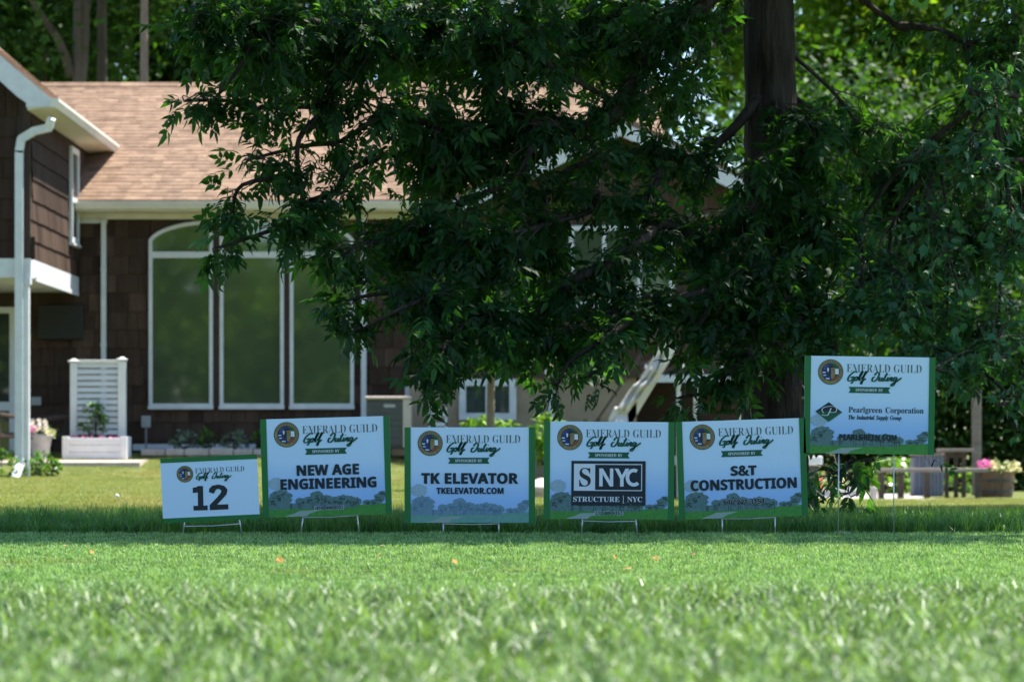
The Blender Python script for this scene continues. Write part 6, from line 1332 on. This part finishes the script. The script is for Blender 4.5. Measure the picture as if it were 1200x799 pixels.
def sign(TL, TR, BL, W, H, d, label, legs, crossbar=None, name='lawn_sign', group='event signs planted in a row', bands='v', sky_=True, lean=0.0, foot=None):
    a = at(*TL, d); k = 1.0 / (F / d)
    # rigid: roll from the average of the edges, a little lean
    ang = .5 * (math.atan2(TR[1] - TL[1], TR[0] - TL[0]) + math.atan2(-(BL[0] - TL[0]), BL[1] - TL[1]))
    ca, sa = math.cos(ang), math.sin(ang)
    u = Vector((ca, 0, -sa)); v = Vector((-sa, lean, -ca)).normalized(); nrm = u.cross(v); nrm = nrm if nrm.y < 0 else -nrm
    lx = sum(l[0] for l in legs) / len(legs)
    root = empty(name, (pX(lx, d), d, 0.0), label, 'sign', group)
    P = Print(a, u, v, k, nrm)
    W_, H_ = W, H
    b = B(); c = [P.w(x, y, lf) for lf in (0, -.004) for x, y in ((0, 0), (W_, 0), (W_, H_), (0, H_))]
    b.add([tuple(p) for p in c], [(4, 5, 6, 7), (0, 1, 5, 4), (1, 2, 6, 5), (2, 3, 7, 6), (3, 0, 4, 7)])
    # front face as a fine strip so that the printed sky can carry its gradient
    n = 12; q = len(b.v)
    for i in range(n + 1): b.v += [tuple(P.w(0, H_ * i / n, 0)), tuple(P.w(W_, H_ * i / n, 0))]
    b.f += [(q + 2 * i, q + 2 * i + 1, q + 2 * i + 3, q + 2 * i + 2) for i in range(n)]
    pn = b.build('panel', 'print_sky' if sky_ else 'print_white_skylit', root, recalc=False)
    at_ = pn.data.attributes.new('print_v', 'FLOAT', 'POINT'); vals = [0, 0, 1, 1, 0, 0, 1, 1] + [i / n for i in range(n + 1) for _ in (0, 1)]
    at_.data.foreach_set('value', vals)
    for s_ in (0, 1):
        b = B()
        if bands == 'v': P.poly(b, [[(s_ * (W - 7.2), 0), (s_ * (W - 7.2) + 7.2, 0), (s_ * (W - 7.2) + 7.2, H), (s_ * (W - 7.2), H)]], .0026)
        else: P.poly(b, [[(0, s_ * (H - 5.4)), (W, s_ * (H - 5.4)), (W, s_ * (H - 5.4) + 5.4), (0, s_ * (H - 5.4) + 5.4)]], .0012)
        b.build('border_band', 'print_green', root, recalc=False)
    st_ = B()
    for (xa, ya, xb_, yb_) in legs:
        p = at(xa, ya, d); q_ = at(xb_, yb_, d); p.y += .006; q_.y = d; q_.z = -.01
        st_.tube([p, q_], .0029, 6)
    if crossbar:
        p = at(crossbar[0], crossbar[1], d); q_ = at(crossbar[2], crossbar[3], d); p.y += .003; q_.y += .003
        st_.tube([p, (p + q_) / 2 + Vector((0, 0, -.004)), q_], .0026, 6)
    if foot: st_.tube([at(*foot[0], d), at(*foot[1], d - .15)], .0026, 6)
    st_.build('wire_stake', 'wire', root, smooth=True)
    return root, P
# 1: the tee number
r, P = sign((187.7, 537.2), (301, 531), (190.5, 612.2), 113.5, 75.6, 14.9, 'smallest sign, white with green top and bottom bands and a big number 12', [(218, 600, 214, 627), (279, 598, 283.5, 627)], (216, 616.5, 282, 613.5), bands='h', sky_=False)
header(P, r, 8.2, 7.2, .655, ribbon=False, ink='print_olive')
b = B(); t1 = [(303, 342), (330, 338), (345, 329), (383, 329), (385, 482), (418, 480), (418, 518), (308, 520), (306, 484), (342, 483), (342, 380), (303, 384)]; t2 = [(428, 378), (432, 350), (455, 327), (505, 318), (550, 330), (574, 358), (566, 395), (535, 430), (492, 475), (578, 472), (580, 512), (434, 518), (434, 478), (500, 410), (522, 382), (525, 364), (505, 352), (484, 358), (467, 390)]
for t in (t1, t2): P.poly(b, [[((x + (y - 420) * .0) / 6.66 + 180 - 187.7 - ((y / 6.66 + 520) - 537) * .035, y / 6.66 + 520 - 537.2 + ((x / 6.66 + 180) - 187.7) * .04) for x, y in t]], .0014)
b.build('number_lettering', 'print_black', r, recalc=False)
# 2
r, P = sign((304.8, 491.4), (456, 485.8), (307, 606), 151.5, 115, 14.9, 'leftmost large sign, tilted, with two bold lines above a green landscape', [(356, 600, 352, 627), (418, 598, 421.5, 627)], (354, 606, 420, 603.5))
header(P, r); landscape(P, r, 151.5, 115, seed=1)
b = B(); P.text(b, 'NEW AGE', 'sans', 41.5, 114, 66.8, 11.8, .0032, grow=.38); P.text(b, 'ENGINEERING', 'sans', 22, 134, 82.6, 11.8, .0032, grow=.38); b.build('sponsor_lettering', 'print_ink', r, recalc=False)
b = B(); P.text(b, '(516) 432-4000', 'sans', 60.6, 95.4, 107.9, 4.9, .0030); b.build('phone_outline', 'print_pale', r, recalc=False)
b = B(); P.text(b, '(516) 432-4000', 'sans', 61, 95, 107.5, 4.2, .0033); b.build('phone_lettering', 'print_navy', r, recalc=False)
# 3
r, P = sign((474, 500.6), (627, 500.6), (474, 612.4), 153, 111.6, 14.9, 'upright sign, third from the left, with the palest washed out landscape', [(519.5, 610, 519.5, 627), (584.5, 610, 584.5, 627)], (519, 613.4, 585, 613.4))
header(P, r, 0, .2, .99); landscape(P, r, 153, 111.6, pale=True, seed=1)
b = B(); P.text(b, 'TK ELEVATOR', 'sans', 20, 133, 65.6, 12, .0032, grow=.38); P.text(b, 'TKELEVATOR.COM', 'sans', 37.6, 116, 77.6, 7, .0032, grow=.22); b.build('sponsor_lettering', 'print_ink', r, recalc=False)
# 4
r, P = sign((637.6, 493.6), (791, 494.2), (636.6, 608), 153, 114, 14.9, 'large sign with a dark boxed logo holding a serif S and block letters', [(683, 600, 681.5, 627), (744.5, 600, 747, 627)], (682, 610, 746, 610.5))
header(P, r); landscape(P, r, 153, 114, seed=1)
b = B(); P.poly(b, [[(32.4, 45.8), (119.4, 45.8), (119.4, 98.2), (32.4, 98.2)]], .0024); lg = b.build('logo_box', 'print_ink', r, recalc=False)
b = B(); P.poly(b, [[(35.4, 49.3), (115.2, 49.3), (115.2, 80.8), (35.4, 80.8)]], .0028)
b.build('logo_field', 'print_pale', lg, recalc=False)
b = B(); P.poly(b, [[(60.2, 50.3), (114.2, 50.3), (114.2, 79.8), (60.2, 79.8)]], .0032); b.build('logo_dark_field', 'print_ink', lg, recalc=False)
b = B(); P.text(b, 'S', 'serif', 41.5, 55.2, 75.4, 21.4, .0034); b.build('logo_letter', 'print_black', lg, recalc=False)
b = B()
for pl_ in ([(65, 75.6), (65, 54.6), (69.3, 54.6), (77.5, 68.5), (77.5, 54.6), (81.4, 54.6), (81.4, 75.6), (77.4, 75.6), (69, 61.4), (69, 75.6)], [(83, 54.6), (87.6, 54.6), (91.6, 62.4), (95.8, 54.6), (100.2, 54.6), (93.6, 66.4), (93.6, 75.6), (89.5, 75.6), (89.5, 66.4)]): P.poly(b, [pl_], .0036)
cc = (105.5, 65.1); out_ = [(cc[0] + 9.6 * math.cos(R(a)), cc[1] + 10.5 * math.sin(R(a))) for a in range(48, 314, 14)]; in_ = [(cc[0] + 5.4 * math.cos(R(a)), cc[1] + 6.4 * math.sin(R(a))) for a in range(48, 314, 14)]
P.poly(b, [out_ + in_[::-1]], .0036); b.build('logo_letters', 'print_pale', lg, recalc=False)
b = B(); P.text(b, 'STRUCTURE', 'serif', 34.6, 89, 93.6, 6.0, .0030); P.text(b, 'NYC', 'serif', 98, 115.6, 93.6, 6.0, .0030); P.poly(b, [[(93.1, 86.2), (93.7, 86.2), (93.7, 95.5), (93.1, 95.5)]], .003); b.build('logo_line_lettering', 'print_pale', lg, recalc=False)
b = B(); P.text(b, '212-974-9194', 'sans', 59.4, 93.6, 109.6, 5, .0030); b.build('phone_outline', 'print_pale', r, recalc=False)
b = B(); P.text(b, '212-974-9194', 'sans', 60, 93, 109.2, 4.2, .0033); b.build('phone_lettering', 'print_navy', r, recalc=False)
# 5
r, P = sign((792, 494.4), (942, 490), (796, 608.4), 151.5, 114.4, 14.9, 'tilted large sign with an ampersand line over a long bold word and a phone number', [(846.5, 604, 846.5, 627), (908.5, 602, 908.5, 627)], (846, 607.6, 909, 605.8))
header(P, r); landscape(P, r, 151.5, 114.4, seed=1)
b = B(); P.text(b, 'S&T', 'sans', 62.6, 92.4, 64.6, 11, .0032, grow=.38); P.text(b, 'CONSTRUCTION', 'sans', 15, 139, 81, 12, .0032, grow=.38); b.build('sponsor_lettering', 'print_ink', r, recalc=False)
b = B()
for j, (du, dv) in enumerate(((-.32, 0), (.32, 0), (0, -.32), (0, .32))): P.text(b, '646-221-3154', 'sans', 52.6 + du, 101 + du, 98.6 + dv, 6.2, .0029 + j * .00005)
b.build('phone_outline', 'print_pale', r, recalc=False)
b = B(); P.text(b, '646-221-3154', 'sans', 52.6, 101, 98.6, 6.2, .0034, grow=.15); b.build('phone_lettering', 'print_ink', r, recalc=False)
# 6
r, P = sign((943.3, 416.7), (1096.5, 419.5), (942, 530.8), 153, 114, 14.9, 'highest sign, raised on long wire legs, with a green diamond logo', [(983, 528, 982.3, 623), (1047.5, 528, 1047.5, 622)], None, foot=((982.3, 622.5), (996, 624)))
header(P, r); landscape(P, r, 153, 114, seed=1)
b = B(); P.poly(b, [[(13.0, 65.0), (28.8, 53.9), (44.6, 65.6), (28.8, 77.2)]], .0024); lg = b.build('diamond_logo', 'print_ribbon', r, recalc=False)
b = B(); P.poly(b, [[(13.6, 64.7), (28.8, 54.0), (43.8, 65.0)]], .0027); b.build('diamond_top', 'print_ink', lg, recalc=False)
b = B(); P.stroke(b, [(23, 66.8), (20.8, 63.4), (22.6, 60.6), (28, 59), (34, 58.8), (37.8, 61), (37.4, 64.6), (34, 66), (30, 65.6)], .9, .0030, thin=.5); P.stroke(b, [(31.6, 60.8), (29.4, 66), (27.4, 69.2), (23.6, 69.4), (20.4, 68.8)], 1.2, .0031, thin=.5); b.build('diamond_initial', 'print_pale', lg, recalc=False)
b = B(); P.text(b, 'Pearlgreen Corporation', 'serif', 52, 140, 65.6, 6.6, .0020); b.build('sponsor_lettering', 'print_ink', r, recalc=False)
b = B(); P.text(b, 'The Industrial Supply Group', 'ital', 52, 114, 73.6, 4.8, .0020, grow=.1); b.build('motto_lettering', 'print_ink', r, recalc=False)
b = B(); P.text(b, 'PEARLGREEN.COM', 'sans', 41.6, 108.6, 97.6, 6.4, .0034, grow=.25); b.build('web_lettering', 'print_ink', r, recalc=False)
